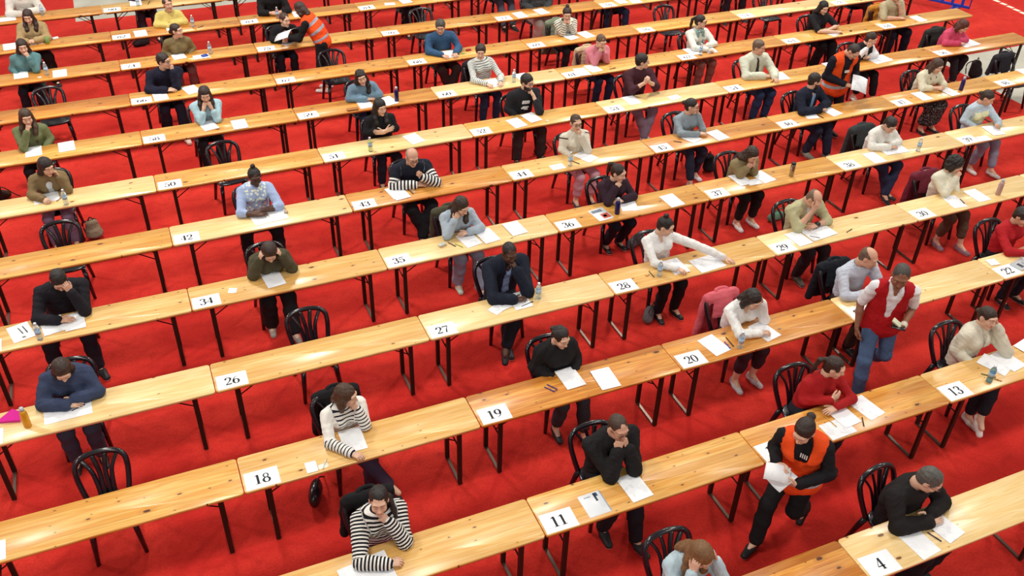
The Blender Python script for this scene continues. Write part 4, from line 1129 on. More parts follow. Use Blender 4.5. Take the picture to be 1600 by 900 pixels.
# ---- row 6
Pn(6, 82, 'brown cardigan over a white shirt', 'cheek in one hand, writing', sex='f', lean=.26, hunch=.26, yaw=.55, pitch=.45, al='write', ar='cheek', hair='bob', hlen=.02, hairc='1c1210', skin='light',
   tops=[T('shirt', 'dcdfe6', inf=.012, sleeve=0, neck='v'), T('cardigan', '7f6a4a', inf=.022, sleeve=1.9, neck=None, openf=.62)], bottom='7a6a84', legs='norm', shoe='2a2228')
Pn(6, 600, 'black top with very long black hair', 'arms crossed on the chest', sex='f', lean=.12, hunch=.18, yaw=.30, pitch=.25, al='cross', ar='cross', hair='front', hlen=.26, hairc='0f0b0d', skin='light', tops=[T('top', '17151a', inf=.018, sleeve=1.6)], bottom='1f2030', legs='norm', shoe='1b1a20')
Pn(6, 818, 'black printed T-shirt and beard', 'fist against the cheek', sex='m', lean=.20, hunch=.22, yaw=.35, pitch=.25, al='lap', ar='chin', hair='short', hvol=.004, hairc='16110f', skin='light', beard=1, glasses=1,
   tops=[T('shirt', '232328', inf=.020, sleeve=1.55)], bottom='3a2c2c', legs='wide', shoe='2a2022', extra=['printm'])
Pn(6, 998, 'maroon hooded sweatshirt', 'hands clasped in front, head turned', sex='m', lean=.10, hunch=.14, yaw=1.05, pitch=.10, al=('c', (-.20, -.27, .84), (-.02, -.34, .98), (.3, -.3, .8), (-.6, -.7, 0), 'fist'), ar=('c', (.24, -.27, .84), (.05, -.35, .98), (-.4, -.3, .8), (.6, -.7, 0), 'fist'), hair='short', hvol=.005, hairc='1c1312', skin='light',
   tops=[T('hoodie', '43202a', inf=.022, sleeve=1.3, hood=1)] if False else [T('hoodie', '43202a', inf=.022, sleeve=1.35)], bottom='8a7a8c', legs='ankle', shoe='e0dcda')
Pn(6, 1190, 'pale green-white jacket', 'both forearms on the table, greying hair', sex='m', lean=.14, hunch=.16, yaw=.45, pitch=.20, al='fold', ar='flat', hair='short', hairc='5c4a3c', skin='fair', tops=[T('shirt', '3a3430', inf=.012, sleeve=0, neck='crew'), T('jacket', 'cfd2c0', inf=.028, sleeve=1.93, neck=None, openf=.45, collar=True, amp=.010)], bottom='2e4468', legs='norm', shoe='1c1a1e')
Pn(6, 1365, 'white blouse under a black vest', 'fist at the ear, looking down', sex='f', lean=.24, hunch=.25, yaw=.75, pitch=.55, al='cheek', ar='fold', hair='sleek', hairc='2a1a14', skin='light', tops=[T('blouse', 'e8e8ec', inf=.016), T('vest', '1c1a20', inf=.024, sleeve=0, neck=None, openf=.6)], bottom='1d1a1e', legs='stag', shoe='dededf', blen=.8)
Pn(6, 1508, 'bright pink jacket', 'head lowered onto the forearms', sex='f', lean=.36, hunch=.40, yaw=.35, pitch=.95, al='fold', ar='fold', hair='down', hlen=.06, hairc='4a2218', skin='light', tops=[T('jacket', 'cf4a6c', inf=.022)], bottom='2a2228', legs='staggr', shoe='b0a8b0', blen=.8, watch=1, watchc='e8e8e8')
# ---- row 7
Pn(7, 52, 'moss green top with long brown hair', 'hand covering the mouth', sex='f', lean=.18, hunch=.20, yaw=.20, pitch=.25, al='mouth', ar='lap', hair='front', hside=1, hlen=.30, hairc='3a271a', skin='light', tops=[T('top', '6c7450', inf=.016)], bottom='222028')
Pn(7, 322, 'powder blue cardigan', 'fingers interlaced before the chest', sex='f', lean=.22, hunch=.25, yaw=.0, pitch=.45, al='both', ar='both', hair='front', hlen=.28, hairc='2a1a16', skin='light', tops=[T('cardigan', 'a6c6d2', inf=.020, sleeve=1.6)], bottom='1b1a20', head=1.0, legs='norm')
Pn(7, 573, 'slate blue sweatshirt', 'arms crossed on the table top', sex='f', lean=.22, hunch=.24, yaw=.0, pitch=.15, roll=-.2, al='fold', ar='fold', hair='long', hside=1, hlen=.26, hairc='1b1110', skin='light', tops=[T('sweatshirt', '6f8ba0', inf=.020)], bottom='2c3854', legs='norm', shoe='222228')
Pn(7, 765, 'white long-sleeved shirt with thin stripes', 'writing on a sheet', sex='f', lean=.20, hunch=.20, yaw=-.35, pitch=.30, al='flat', ar='flat', hair='short', hvol=.003, hairc='2a1814', skin='light', tops=[T('shirt', 'e4e6e2', inf=.014, pat='stripe', c2='3a4a50', period=.032, duty=.28)], bottom='2a3450', legs='norm', shoe='1c1c22')
Pn(7, 936, 'pink hooded sweatshirt', 'both hands over mouth and nose', sex='f', lean=.26, hunch=.30, yaw=.1, pitch=.55, al='both', ar='both', hair='sleek', hairc='5a4030', skin='light', tops=[T('hoodie', 'd4808e', inf=.022, amp=.010)], bottom='23304c', legs='norm', shoe='3a3840')
Pn(7, 1098, 'white pullover with green scarf', 'forearms on the table, side glance', sex='f', lean=.14, hunch=.16, yaw=.75, pitch=.15, al=('c', (-.24, -.29, .80), (-.06, -.42, .80), (.6, -.6, 0), (0, 0, 1), 'relax'), ar='fold', hair='pony', hairc='1a1210', skin='light', glasses=1, tops=[T('sweater', 'dfe0d8', inf=.018)], bottom='8a5a50', legs='norm', shoe='d8d8da', extra=['scarf'])
Pn(7, 1292, 'black T-shirt with smooth black hair', 'bare forearms crossed, writing', sex='f', lean=.28, hunch=.25, yaw=-.1, pitch=.45, al=('c', (-.22, -.34, .79), (.10, -.48, .79), (.9, -.3, 0), (0, 0, 1), 'pen'), ar=('c', (.26, -.26, .80), (.02, -.33, .795), (-1, -.1, 0), (0, 0, 1), 'flat'), hair='long', hlen=.20, hairc='0e0b0d', skin='light', tops=[T('shirt', '1d1b20', inf=.018, sleeve=.9)], bottom='17151a', legs='stag', loose=.03)
Pn(7, 1400, 'beige shirt near the row end', 'bare arms crossed on the table', sex='m', fat=1.1, lean=.18, hunch=.22, yaw=0, pitch=.3, al='fold', ar='chin', hair='short', hairc='2a201a', skin='fair', tops=[T('shirt', 'b9ac8c', inf=.018, sleeve=.95, collar=True)], bottom='1b1c2c', legs='wide', shoe='1c1c20')
# ---- row 8
Pn(8, 262, 'dark navy hooded sweatshirt', 'fist at the mouth, looking away', sex='m', lean=.20, hunch=.24, yaw=.85, pitch=.15, al='fold', ar='mouth', hair='short', hvol=.003, hairc='241814', skin='light', glasses=1, tops=[T('hoodie', '1a1a2e', inf=.024, amp=.010)], bottom='221f30', legs='stag', shoe='c8b0a4', blen=.9)
Pn(8, 693, 'steel blue sweater', 'both hands flat beside a sheet', sex='m', fat=1.06, lean=.16, hunch=.22, yaw=-.35, pitch=.45, al='flat', ar='flat', hair='short', hairc='3a3836', skin='fair', tops=[T('sweater', '36587c', inf=.018)], bottom='3c2a28', legs='ankle', shoe='3a2a24', watch=1)
Pn(8, 886, 'ivory shirt with green stripes', 'hands joined at the cheek', sex='f', lean=.24, hunch=.26, yaw=-.35, pitch=.45, al='both', ar='both', hair='topbun', hairc='2c1a16', skin='light', tops=[T('shirt', 'e2e0d2', inf=.018, pat='stripe', c2='4a4c44', period=.040, duty=.32)], bottom='26242c', legs='norm')
Pn(8, 1345, 'dark jeans, legs crossed under the table', 'seated by the last tables', sex='m', lean=.1, hunch=.1, al='lap', ar='lap', hair='short', hairc='2a201a', skin='light', tops=[T('sweater', '4a4a58', inf=.016)], bottom='3a3c50', legs='crossl', shoe='2a2a30')
# ---- row 9
Pn(9, 42, 'teal sweatshirt', 'hand over the mouth, shoulder-length hair', sex='f', lean=.18, hunch=.22, yaw=.15, pitch=.20, al='lap', ar='mouth', hair='long', hlen=.12, hairc='2a1812', skin='light', tops=[T('sweatshirt', '5c8488', inf=.020)], bottom='20202a')
Pn(9, 282, 'olive brown shirt', 'arms down, looking away', sex='f', lean=.06, hunch=.10, yaw=.95, pitch=.05, al='lap', ar='lap', hair='bun', bunz=-.03, hairc='2a1a12', skin='light', tops=[T('shirt', '7a6a48', inf=.018, collar=True)], bottom='7a4a48', legs='norm', e=.20)
Pn(9, 442, 'black blazer over a white top', 'hands resting on a sheet', sex='f', lean=.16, hunch=.18, yaw=.45, pitch=.20, al='clasp', ar='clasp', hair='sleek', hairc='3a261c', skin='light', tops=[T('blouse', 'e8e6ea', inf=.012, sleeve=0, neck='v'), T('blazer', '19161a', inf=.026, sleeve=1.9, neck=None, openf=.9)], bottom='20222e', legs='norm')
Pn(9, 843, 'charcoal coat over white trousers', 'leaning back from the table', sex='m', lean=.02, hunch=.1, al='lap', ar='lap', hair='short', hairc='2a201a', skin='light', tops=[T('coat', '3a3c40', inf=.026, amp=.010)], bottom='d0ccc4', legs='stag', loose=.025)
Pn(9, 958, 'mid-blue jeans', 'sitting upright with feet apart', sex='f', lean=.05, hunch=.1, al='lap', ar='lap', hair='long', hairc='2a1a14', skin='light', tops=[T('sweater', '8a8a90')], bottom='2c3c5c', legs='wide')
Pn(9, 1142, 'dark slacks and grey top', 'sitting with feet apart', sex='m', lean=.08, hunch=.1, al='lap', ar='lap', hair='short', hairc='2a201a', skin='light', tops=[T('sweater', '6a6a70')], bottom='2c2c34', legs='wide')
# ---- row 10
Pn(10, 48, 'fawn cardigan with waist-length hair', 'both forearms on the table', sex='f', fat=1.05, lean=.24, hunch=.20, yaw=-.15, pitch=.40, al='clasp', ar='clasp', hair='front', hlen=.34, hairc='2e1a16', skin='light', tops=[T('cardigan', 'ab9168', inf=.024)], bottom='241a18', legs='wide', loose=.03)
Pn(10, 265, 'lemon yellow sweater', 'arms folded, looking up', sex='f', lean=.12, hunch=.16, yaw=.35, pitch=-.05, al='fold', ar='fold', hair='sleek', hairc='3a2418', skin='fair', tops=[T('sweater', 'd8c472', inf=.020)], bottom='2a2230')
Pn(10, 428, 'black sweater, bent low', 'both forearms on the table', sex='m', lean=.30, hunch=.3, yaw=0, pitch=.6, al='clasp', ar='clasp', hair='short', hairc='1c1412', skin='fair', tops=[T('sweater', '19171a', inf=.020, sleeve=1.6)], bottom='1d1c22', legs='norm')
Pn(10, 640, 'loose black trousers', 'reading a letter-size sheet', sex='f', lean=.1, hunch=.1, al='lap', ar='lap', hair='long', hairc='1a1412', skin='light', tops=[T('top', '6c5a50')], bottom='17151a', legs='norm', loose=.03, blen=.85)
Pn(10, 782, 'grey jogging trousers', 'sitting straight with legs out', sex='m', lean=.1, hunch=.1, al='lap', ar='lap', hair='short', hairc='1a1412', skin='light', tops=[T('sweater', '50505c')], bottom='4a4a58', legs='fwd')
# ---- row 11
Pn(11, 40, 'plain white pullover', 'leaning over a page', sex='m', fat=1.08, lean=.20, hunch=.25, yaw=0, pitch=.6, al='clasp', ar='fold', hair='short', hairc='2a1c16', skin='light', tops=[T('sweater', 'd8d4cc', inf=.020)], bottom='6a7080', legs='norm')
Pn(11, 225, 'plum coat and trousers', 'sitting back from a page', sex='f', lean=.05, hunch=.1, al='lap', ar='lap', hair='long', hairc='2a1a14', skin='light', tops=[T('coat', '3a2434', inf=.022)], bottom='33222e', legs='norm')

# chairs under everyone who sits
for q in PEOPLE:
    chair(q['X'], RY[q['row']]+TW+q['e']-.01, 'black slatted plastic chair under the person in '+q['short'], 'occupied black slatted chairs', q['p'].get('turn', 0.0))

# empty chairs
def empty_chair(row, u, label, dy=.30, rot=0.0):
    dy -= .15; X = row_x(row, u); return chair(X, RY[row]+TW+dy, label, 'empty black slatted chairs', rot)
empty_chair(2, 160, 'empty black slatted chair just below the person in denim overshirt', .26)
empty_chair(3, 492, 'empty black slatted chair behind the person in the white sweater with cuff stripes', .26)
empty_chair(5, 95, 'empty black slatted chair behind the person in black crew-neck sweater', .26)
empty_chair(6, 358, 'empty black slatted chair behind the person in blue floral blouse', .30, .1)
empty_chair(8, 78, 'empty black slatted chair behind the person in moss green top', .28, .1)
empty_chair(8, 527, 'empty black slatted chair beside the standing orange vest', .28)
empty_chair(8, 1056, 'empty black slatted chair behind the green scarf', .30)
empty_chair(8, 1212, 'empty black slatted chair behind the person in black T-shirt', .30)
empty_chair(9, 668, 'empty black slatted chair behind the person in steel blue sweater', .28)
empty_chair(5, 1602, 'black chair with a charcoal jacket over it', .30)
def stander(head_uv, hz_, rot, p, label, foot=None):
    P = at(*head_uv, hz_)
    J = seated_pose(p)
    off = rz(rot)@np.array([J['hc'][0], J['hc'][1], 0])
    loc = P[:2]-off[:2] if foot is None else np.array(foot)
    r = figure('person', p, J, (loc[0], loc[1], 0), rot, .011)
    return tag(r, label, 'person', 'stewards walking between the rows'), J, loc

def held_sheet(parent_pt, nrm_, up_, w, hgt, label, mat=None, loc=(0, 0), rot=0.0, nm='held_paper', bend=.02):
    """a slightly curved sheet held in a hand (given in the holder's frame)"""
    n = nrm(nrm_); u = nrm(np.array(up_, float)-n*np.dot(up_, n)); r = np.cross(u, n)
    V = []; F = []; m = 6
    for side in (0, .0016):
        for i in range(m+1):
            for j in range(2):
                x = (i/m-.5)*w; V.append(np.array(parent_pt)+r*x+u*(j-.5)*hgt+n*(bend*math.cos(math.pi*(i/m-.5))+side))
    k = 2*(m+1)
    for i in range(m):
        F.append((2*i, 2*i+1, 2*i+3, 2*i+2)); F.append((k+2*i, k+2*i+2, k+2*i+3, k+2*i+1))
        F.append((2*i, 2*i+2, k+2*i+2, k+2*i)); F.append((2*i+1, k+2*i+1, k+2*i+3, 2*i+3))
    F.append((0, k, k+1, 1)); F.append((2*m, 2*m+1, k+2*m+1, k+2*m))
    o = mob(nm, V, F, mat or M_PAPER0); o.location = (loc[0], loc[1], 0); o.rotation_euler = (0, 0, rot)
    return tag(o, label, 'paper')

VEST = lambda: T('vest', 'f2521c', inf=.036, sleeve=0, neck='deepv', pat='band', c2='a8a8b0', umin=-.02, umax=.03, amp=.006, ext=.07)
# woman in the orange vest, walking with papers between tables 4 and 12
p = dict(sex='f', size=1.06, hz=.82, fat=1.08, lean=.08, hunch=.16, tw=.30, yaw=-.05, pitch=.50, al=('c', (-.24, -.04, 1.03), (-.12, -.27, 1.08), (.7, -.5, .1), (0, -.6, .8), 'relax'),
         ar=('c', (.27, -.03, 1.02), (.10, -.29, .98), (-.8, -.4, .1), (0, -.8, -.3), 'relax'), hair='bun', bunz=.07, hairc='24140f', skin='light',
         legs={-1: ((-.11, -.22, .50), (-.10, -.33, .095), -.1), 1: ((.10, -.10, .47), (.09, .30, .16), .1)}, footpitch={1: .75}, loose=.012, bottom='151417', shoe='17171a',
         tops=[T('jacket', '17151a', inf=.018, sleeve=1.9, collar=True), VEST()])
w1, J1, l1 = stander((1258, 668), 1.50, rad(-62), p, 'person in orange high-visibility vest and black clothes, walking with papers, hair in a bun')
held_sheet((-.07, -.35, 1.05), (.2, -.45, .85), (-.3, .8, .5), .21, .15, 'crumpled white papers held by the walking person with the hair bun', loc=l1, rot=rad(-62), bend=.04)
held_sheet((-.02, -.34, 1.02), (.1, -.45, .85), (.3, .8, .5), .15, .21, 'folded white list under the papers of the person with the hair bun', loc=l1, rot=rad(-62), bend=-.02)
MBb = MB()
c = J1['mid']+J1['d2']*.10; f1 = rz(J1['tw'])@np.array([0, -1, 0])
for i in range(4): MBb.add([c+f1*.155+np.array([-.02+i*.018, 0, .02+zz]) for zz in (0, .05)]+[c+f1*.155+np.array([-.01+i*.018, 0, .02+zz]) for zz in (.05, 0)], [(0, 1, 2, 3)])
MBb.ob('shirt_print', flat('white print', 'dcdcdc', .7), w1, smooth=False)
# man in the red waistcoat, walking between tables 13 and 21
p = dict(sex='m', size=1.03, hz=.94, fat=1.02, lean=.05, hunch=.14, tw=-.1, yaw=-.25, pitch=.35, head=1.06, wide=.92, al=('c', (-.26, .05, 1.12), (-.27, -.08, .88), (.1, -.3, -1), (-1, 0, .1), 'relax'),
         ar=('c', (.27, .02, 1.12), (.12, -.25, 1.08), (-.9, -.35, .05), (0, -.3, -1), 'relax'), hair='buzz', hairc='3a3430', skin='brown', watch=1, watchc='d0c8b8',
         legs={-1: ((-.13, -.20, .52), (-.12, -.26, .095), -.1), 1: ((.12, -.05, .52), (.10, .34, .17), .1)}, footpitch={1: .7}, loose=.010, bottom='4d6488', shoe='1c2438',
         tops=[T('shirt', 'e9e9ee', inf=.010, sleeve=.90, neck='v', collar=True), T('waistcoat', 'b0141c', inf=.024, sleeve=0, neck='deepv', ext=.05)])
w2, J2, l2 = stander((1407, 433), 1.60, rad(-28), p, 'person in red waistcoat, white shirt and jeans, walking with a phone in hand')
o = MB().slab(-.035, -.07, .035, .07, 0, .010, r=.008).ob('mobile_phone', flat('phone', '16161a', .2))
P2 = np.array(l2.tolist()+[0])+rz(rad(-28))@np.array([.04, -.33, 1.112]); o.location = tuple(P2); o.rotation_euler = (0.1, 0, .9); tag(o, 'dark mobile phone held by the person in red waistcoat', 'phone')
o = MB().slab(-.035, -.05, .035, .05, 0, .018, r=.006).ob('card_wallet', flat('wallet', 'cfd4b8', .5))
P2 = np.array(l2.tolist()+[0])+rz(rad(-28))@np.array([.02, -.30, 1.145]); o.location = tuple(P2); o.rotation_euler = (0.5, 0, .6); tag(o, 'pale green card wallet on top of the phone of the red waistcoat', 'wallet')
# man in the orange vest reading a list between tables 46 and 55
p = dict(sex='m', hz=.92, fat=1.0, lean=.08, hunch=.22, tw=-.0, yaw=.25, pitch=.75, al=('c', (-.25, -.02, 1.08), (-.03, -.27, 1.02), (.7, -.6, -.1), (0, -.4, .8), 'relax'),
         ar=('c', (.30, -.02, 1.08), (.16, -.25, 1.02), (-.1, -.9, .1), (0, -.5, .8), 'relax'), hair='buzz', hairc='2c2220', skin='fair',
         legs={-1: ((-.11, -.06, .50), (-.11, .0, .095), -.1), 1: ((.11, -.06, .50), (.11, .03, .095), .1)}, bottom='221a20', shoe='1a1a1c',
         tops=[T('jacket', '1a1a26', inf=.018, sleeve=1.9, collar=True), VEST()])
w3, J3, l3 = stander((1333, 83), 1.50, rad(-5), p, 'person in orange high-visibility vest and navy jacket, reading a held list')
held_sheet((.12, -.40, 1.06), (0, -.55, .85), (.5, .8, .4), .25, .30, 'white printed list held by the standing person in navy and orange', M_PAPER, loc=l3, rot=rad(-5))
MB().box((-.04, -.006, -.02), (.04, .006, .02)).ob('name_badge', flat('badge', 'd8d0c8', .5), w3, smooth=False).location = tuple(J3['mid']+np.array([0, -.185, .04]))
# woman in the orange vest leaning over table 75, seen from behind
p = dict(sex='f', hz=.90, lean=.42, hunch=.22, tw=.0, yaw=-.3, pitch=.5, al=('c', (-.26, -.34, 1.02), (-.16, -.55, .98), (.0, -1, -.2), (0, 0, 1), 'relax'),
         ar=('c', (.26, -.30, 1.02), (.12, -.52, .98), (-.2, -1, -.2), (0, 0, 1), 'relax'), hair='bob', hlen=.06, hairc='33201a', skin='light',
         legs={-1: ((-.10, -.02, .48), (-.10, .03, .09), 0), 1: ((.10, -.02, .48), (.10, .02, .09), 0)}, bottom='19171a', blen=.35, shoe='e4e2e0', loose=.03,
         tops=[T('shirt', '161418', inf=.018, sleeve=1.85), T('vest', 'f2521c', inf=.036, sleeve=0, neck=None, pat='stripe', c2='a0a4b4', period=.15, duty=.34, umin=.06, umax=.40)])
w4, J4, l4 = stander((484, 18), 1.45, rad(-118), p, 'person in orange vest with two grey bands, bending over the desk of the black blazer', foot=(3.10, 12.18))
held_sheet((-.02, -.62, .97), (0, -.4, .9), (.2, .9, .2), .36, .30, 'lilac-white papers carried by the bending person in the banded orange vest', loc=l4, rot=rad(-118), bend=.05)

# ------------------------------------------------------------------ tables and their number sheets
def on_screen(x0, x1, y0, y1, m=60):
    q = [px((x, y, z)) for x in (x0, x1) for y in (y0, y1) for z in (0, TH_Z)]
    return max(a for a, b in q) > -m and min(a for a, b in q) < 1600+m and max(b for a, b in q) > -m and min(b for a, b in q) < 900+m
FIRST = {0: 1, 1: 9, 2: 17, 3: 25, 4: 33, 5: 41, 6: 49, 7: 57, 8: 65, 9: 73, 10: 81, 11: 89}
used = set(); table0 = build_table(); tfirst = True; TABLES = []
for r in range(12):
    for c in range(-1, 8):
        x0 = RX[r]+(c-1)*TL
        if not on_screen(x0, x0+TL, RY[r], RY[r]+TW, 5): continue
        occ = [q for q in PEOPLE if q['row'] == r and x0-.15 <= q['X'] < x0+TL-.15]
        bd = BOARD[r][max(c, 0)]
        tone = {'o1': 'orange pine', 'o2': 'honey pine', 'o3': 'amber pine', 'p1': 'pale', 'p2': 'light pine'}[bd]
        if occ: who = 'table of the person in '+occ[0]['short']; lab = f'{tone} folding table used by the person in {occ[0]["short"]}'
        else:
            cx = x0+TL/2
            near = sorted(PEOPLE, key=lambda q: abs(q['X']-cx)+abs(RY[q['row']]+TW-RY[r])*1.3)
            for q in near:
                rel = 'beside' if q['row'] == r else ('in front of' if q['row'] > r else 'behind')
                who = f'empty table {rel} the person in {q["short"]}'
                if who not in used: break
            lab = 'empty '+tone+' folding'+who[5:]
        used.add(who)
        t = table0 if tfirst else copy_tree(table0); tfirst = False
        t.location = (x0, RY[r], 0)
        for ch in t.children:
            if ch.name.startswith('tabletop'):
                if bd != 'o1' : 
                    ch.material_slots[0].link = 'OBJECT'; ch.material_slots[0].material = WOOD[bd]
                else: ch.material_slots[0].link = 'OBJECT'; ch.material_slots[0].material = WOOD['o1']
        tag(t, lab, 'table', 'folding tables set end to end')
        if c >= 0: number_sheet(FIRST[r]+c, x0+.022+R_.uniform(-.006, .006), RY[r]+.012, R_.uniform(-.03, .03), who)

# ------------------------------------------------------------------ papers
PP = [
 (0,(1403.5,839),(1443.5,876),'P'),(0,(1436,812),(1486,851),'P'),
 (1,(565,880.5),(580,912),'P'),(1,(529,898),(544,930),'P'),(1,(963,751),(988.5,784.5),'P'),(1,(1288,641),(1320,669),'P'),(1,(1324,629.5),(1360,657),'P'),
 (1,(1526,567),(1569,588),'P'),(1,(1547.5,557.5),(1582,580),'P'),(1,(1594,547.5),(1612,558),'P'),(1,(1277,664),(1303,690),'L'),
 (2,(528,676),(539.5,708.5),'P'),(2,(475,723),(481,742),'B'),(2,(867,582.5),(886,608.5),'P'),(2,(922.5,582.5),(940,609),'P'),(2,(1091,534),(1118,555.5),'P'),(2,(1169,512.5),(1198,533.5),'P'),
 (2,(1345,459),(1364,474),'P'),(2,(1537,405.5),(1550,417),'S'),(2,(1590,398),(1601,407),'S'),
 (3,(67.5,635),(69.5,662.5),'W'),(3,(761,485),(777,493),'M'),(3,(788,461),(808,487),'P'),(3,(770,474),(788,489),'M'),(3,(1035,410),(1054,429),'P'),(3,(1077.5,410),(1099,429),(.36,.27)),(3,(1226,367.5),(1249,385),'P'),
 (3,(1248,361),(1272,378),'A3'),(3,(1469.5,307.5),(1491,325.5),'P'),(3,(1505,300),(1530,316),'P'),
 (4,(10,515),(22,536),'P'),(4,(61,503),(69.5,525),(.22,.297)),(4,(99,495),(103,518),(.20,.297)),(4,(405.5,428),(421,454),'P'),(4,(358,450),(356,459),(.09,.09)),(4,(712.5,371),(730,387),'P'),(4,(742.5,365),(757.5,380),'P'),
 (4,(785,352),(801,369),'P'),(4,(965,313),(973,331),(.22,.26)),(4,(1031,309),(1050,325),'P'),(4,(1138,276),(1157,291),'P'),(4,(1163,283),(1172,291),'M'),(4,(1173,273),(1194,286),'P'),
 (4,(1347.5,242),(1366,255),'P'),(4,(1368,230),(1386,243),'A3'),(4,(1527.5,195),(1558,216),'P'),(4,(1523,214),(1535,222),'M'),
 (5,(387.5,336),(400,353),'P'),(5,(415.5,329),(426,347),'P'),(5,(600,296),(616,312.5),'P'),(5,(604,298),(620,314.5),'P'),(5,(857,259),(865,267),'M'),(5,(895,243),(921,255),'P'),(5,(1059,214),(1083,224),'P'),(5,(1105,209),(1123,220.5),'P'),
 (5,(1256,180),(1262,186),'M'),(5,(1280,171),(1303,182.5),'P'),(5,(1424,147),(1441,157),'P'),(5,(1469,142),(1485,150),'P'),(5,(1588,110),(1605,119),'P'),
 (6,(51,306),(54,321),(.30,.24)),(6,(629,214),(645,226),'P'),(6,(790,189),(806,201),'P'),(6,(813,181),(830,192.5),'P'),(6,(971,153),(985,164),'P'),(6,(1042,152),(1050,157),'M'),(6,(1205,115),(1217,125),'P'),(6,(1285,101),(1299,109),'P'),(6,(1351,91),(1372,101),'A3'),(6,(1489,66),(1511,75.5),'A3'),
 (7,(39,232),(40,246),'P'),(7,(90,224),(93,239),'P'),(7,(310,194),(320,205),'P'),(7,(361,192),(366,203.5),'P'),(7,(555,158),(564,170.5),'P'),(7,(590,155),(605,166),'P'),(7,(757,127),(769,136.5),'P'),(7,(896,110),(905,119),'P'),(7,(911,103),(926,114),'P'),(7,(803,118),(814,127),'P'),
 (7,(1066,77.5),(1081,87),'P'),(7,(1093,74),(1106,84),'P'),(7,(1281,50),(1305,57.5),'P'),(7,(1420,27),(1437,34.5),'P'),
 (8,(237.5,147),(242,158),'P'),(8,(283,138),(295,148),'P'),(8,(690,81),(699,91),'P'),(8,(875,55.5),(892,63.5),'P'),(8,(901,52),(916,60),'P'),
 (9,(21,113),(22,124),'P'),(9,(82,111),(83,122),'P'),(9,(265,84),(273,95),'P'),(9,(300,87),(304,95),(.26,.17)),(9,(430,65.5),(446,72),'P'),(9,(800,21.5),(812,30),'P'),(9,(833,16.5),(844,23),'P'),(9,(957,0),(967,6),'P'),(9,(981,-1),(987,4),'P'),
 (10,(4,69),(6,80),'P'),(10,(43,62),(48,72),'P'),(10,(208,49),(212,59),'P'),(10,(257,40),(262,50),'P'),(10,(455,18),(461,28),'P'),(10,(600,4),(602,10),'M'),(10,(620,-1),(630,6.5),'P'),
 (11,(-4,28),(-3,36),'L'),(11,(31,19),(31,28),'P'),(11,(202,1),(204,11),'P')]
for t in PP: sheet(t[0], t[1], t[2], t[3])
byp = {}
for (r, x, y, o) in PAPERS:
    q = min((q for q in PEOPLE if q['row'] == r), key=lambda q: abs(q['X']-x)); byp.setdefault(q['short'], []).append((x, o))
for s, L in byp.items():
    L.sort(key=lambda t: t[0])
    ws = {1: ['white exam paper'], 2: ['white exam paper on the west side'], }
    for i, (x, o) in enumerate(L):
        w = 'white exam paper' if len(L) == 1 else ('first' if i == 0 else 'last' if i == len(L)-1 else ('second' if i == 1 else 'third'))+' paper from the west'
        tag(o, f'{w}, {s}' if len(L) > 1 else f'{w} before {s}', 'paper', 'exam papers on the tables')
# magazine print and pouches
def plate(u, v, w, d, c, label, nm, ang=0.0, hgt=.004, cat='paper', parts=()):
    P = at(u, v); root = empty(nm, (P[0], P[1], TH_Z+.001), ang)
    MB().slab(-w/2, -d/2, w/2, d/2, 0, hgt, r=min(.012, w*.2)).ob('cover', flat(nm+' '+c, c, .4), root)
    for (x0, y0, x1, y1, cc) in parts: MB().box((x0, y0, hgt), (x1, y1, hgt+.001)).ob('printed_patch', flat('print '+cc, cc, .5), root, smooth=False)
    return tag(root, label, cat)
plate(939, 335, .22, .28, 'dcdfe4', 'magazine with a red picture before the aubergine sweater', 'magazine', .12, parts=((-.02, -.11, .09, .0, 'c05040'), (-.09, .05, .06, .11, '6a7484'), (.0, -.08, .05, -.03, 'e8c8b8')))
plate(1595, 414, .24, .16, 'b4b8bc', 'silvery plastic pouch at the crimson sweatshirt', 'plastic_pouch', .2, .012, 'pouch', parts=((-.06, -.05, -.01, .03, '3a3c48'), (.02, -.04, .06, .02, '8a8e98')))
plate(929, 787.5, .215, .25, 'dfe2e8', 'clear document sleeve before the black jacket with shaved head', 'plastic_sleeve', .02, .003, 'sleeve', parts=((.03, .02, .05, .11, '2c3448'), (.045, .07, .07, .11, '3a4a6a'), (.098, -.12, .104, .12, '6a88b0'), (-.06, .08, .0, .09, '9aa0ac')))
plate(1283/4*0+505, 728, .09, .06, 'e6e8e0', 'transparent ticket beside the white box of the cuff-striped sweater', 'ticket', .1, .002, 'ticket')
plate(320, 88, .11, .09, '1d3f9c', 'blue tissue packet on the sheet of the olive brown shirt', 'tissue_packet', .3, .02, 'packet')
plate(551, 172, .17, .07, 'a8703c', 'brown patterned pencil case of the slate blue sweatshirt', 'pencil_case', -.05, .025, 'pencil case')
plate(732, 79, .09, .05, 'a02018', 'red case beside the steel blue sweater', 'spectacle_case', .1, .025, 'case')
plate(724, 84, .06, .02, '3cc070', 'green eraser beside the red case', 'eraser', .2, .012, 'eraser')
plate(1329, 49, .05, .03, '5a4a3a', 'small brown coin purse next to the black T-shirt', 'coin_purse', 0, .02, 'purse')
plate(38, 527, .035, .018, '8a8c80', 'grey eraser on the first sheet of the black crew-neck sweater', 'eraser', .1, .012, 'eraser')
plate(447, 333, .05, .035, 'b4a48c', 'beige eraser in the hand area of the blue floral blouse', 'eraser', .1, .03, 'eraser')
plate(691, 384, .10, .05, 'c8c8bc', 'crumpled tissue by the light blue-grey sweatshirt', 'tissue', .3, .03, 'tissue')
plate(1011, 430, .05, .035, 'd8a868', 'tan eraser near the bottle of the white v-neck sweater', 'eraser', .4, .015, 'eraser')
plate(62, 121.5, .06, .03, 'f0f0f0', 'white tissue by the teal sweatshirt', 'tissue', 0, .012, 'tissue')
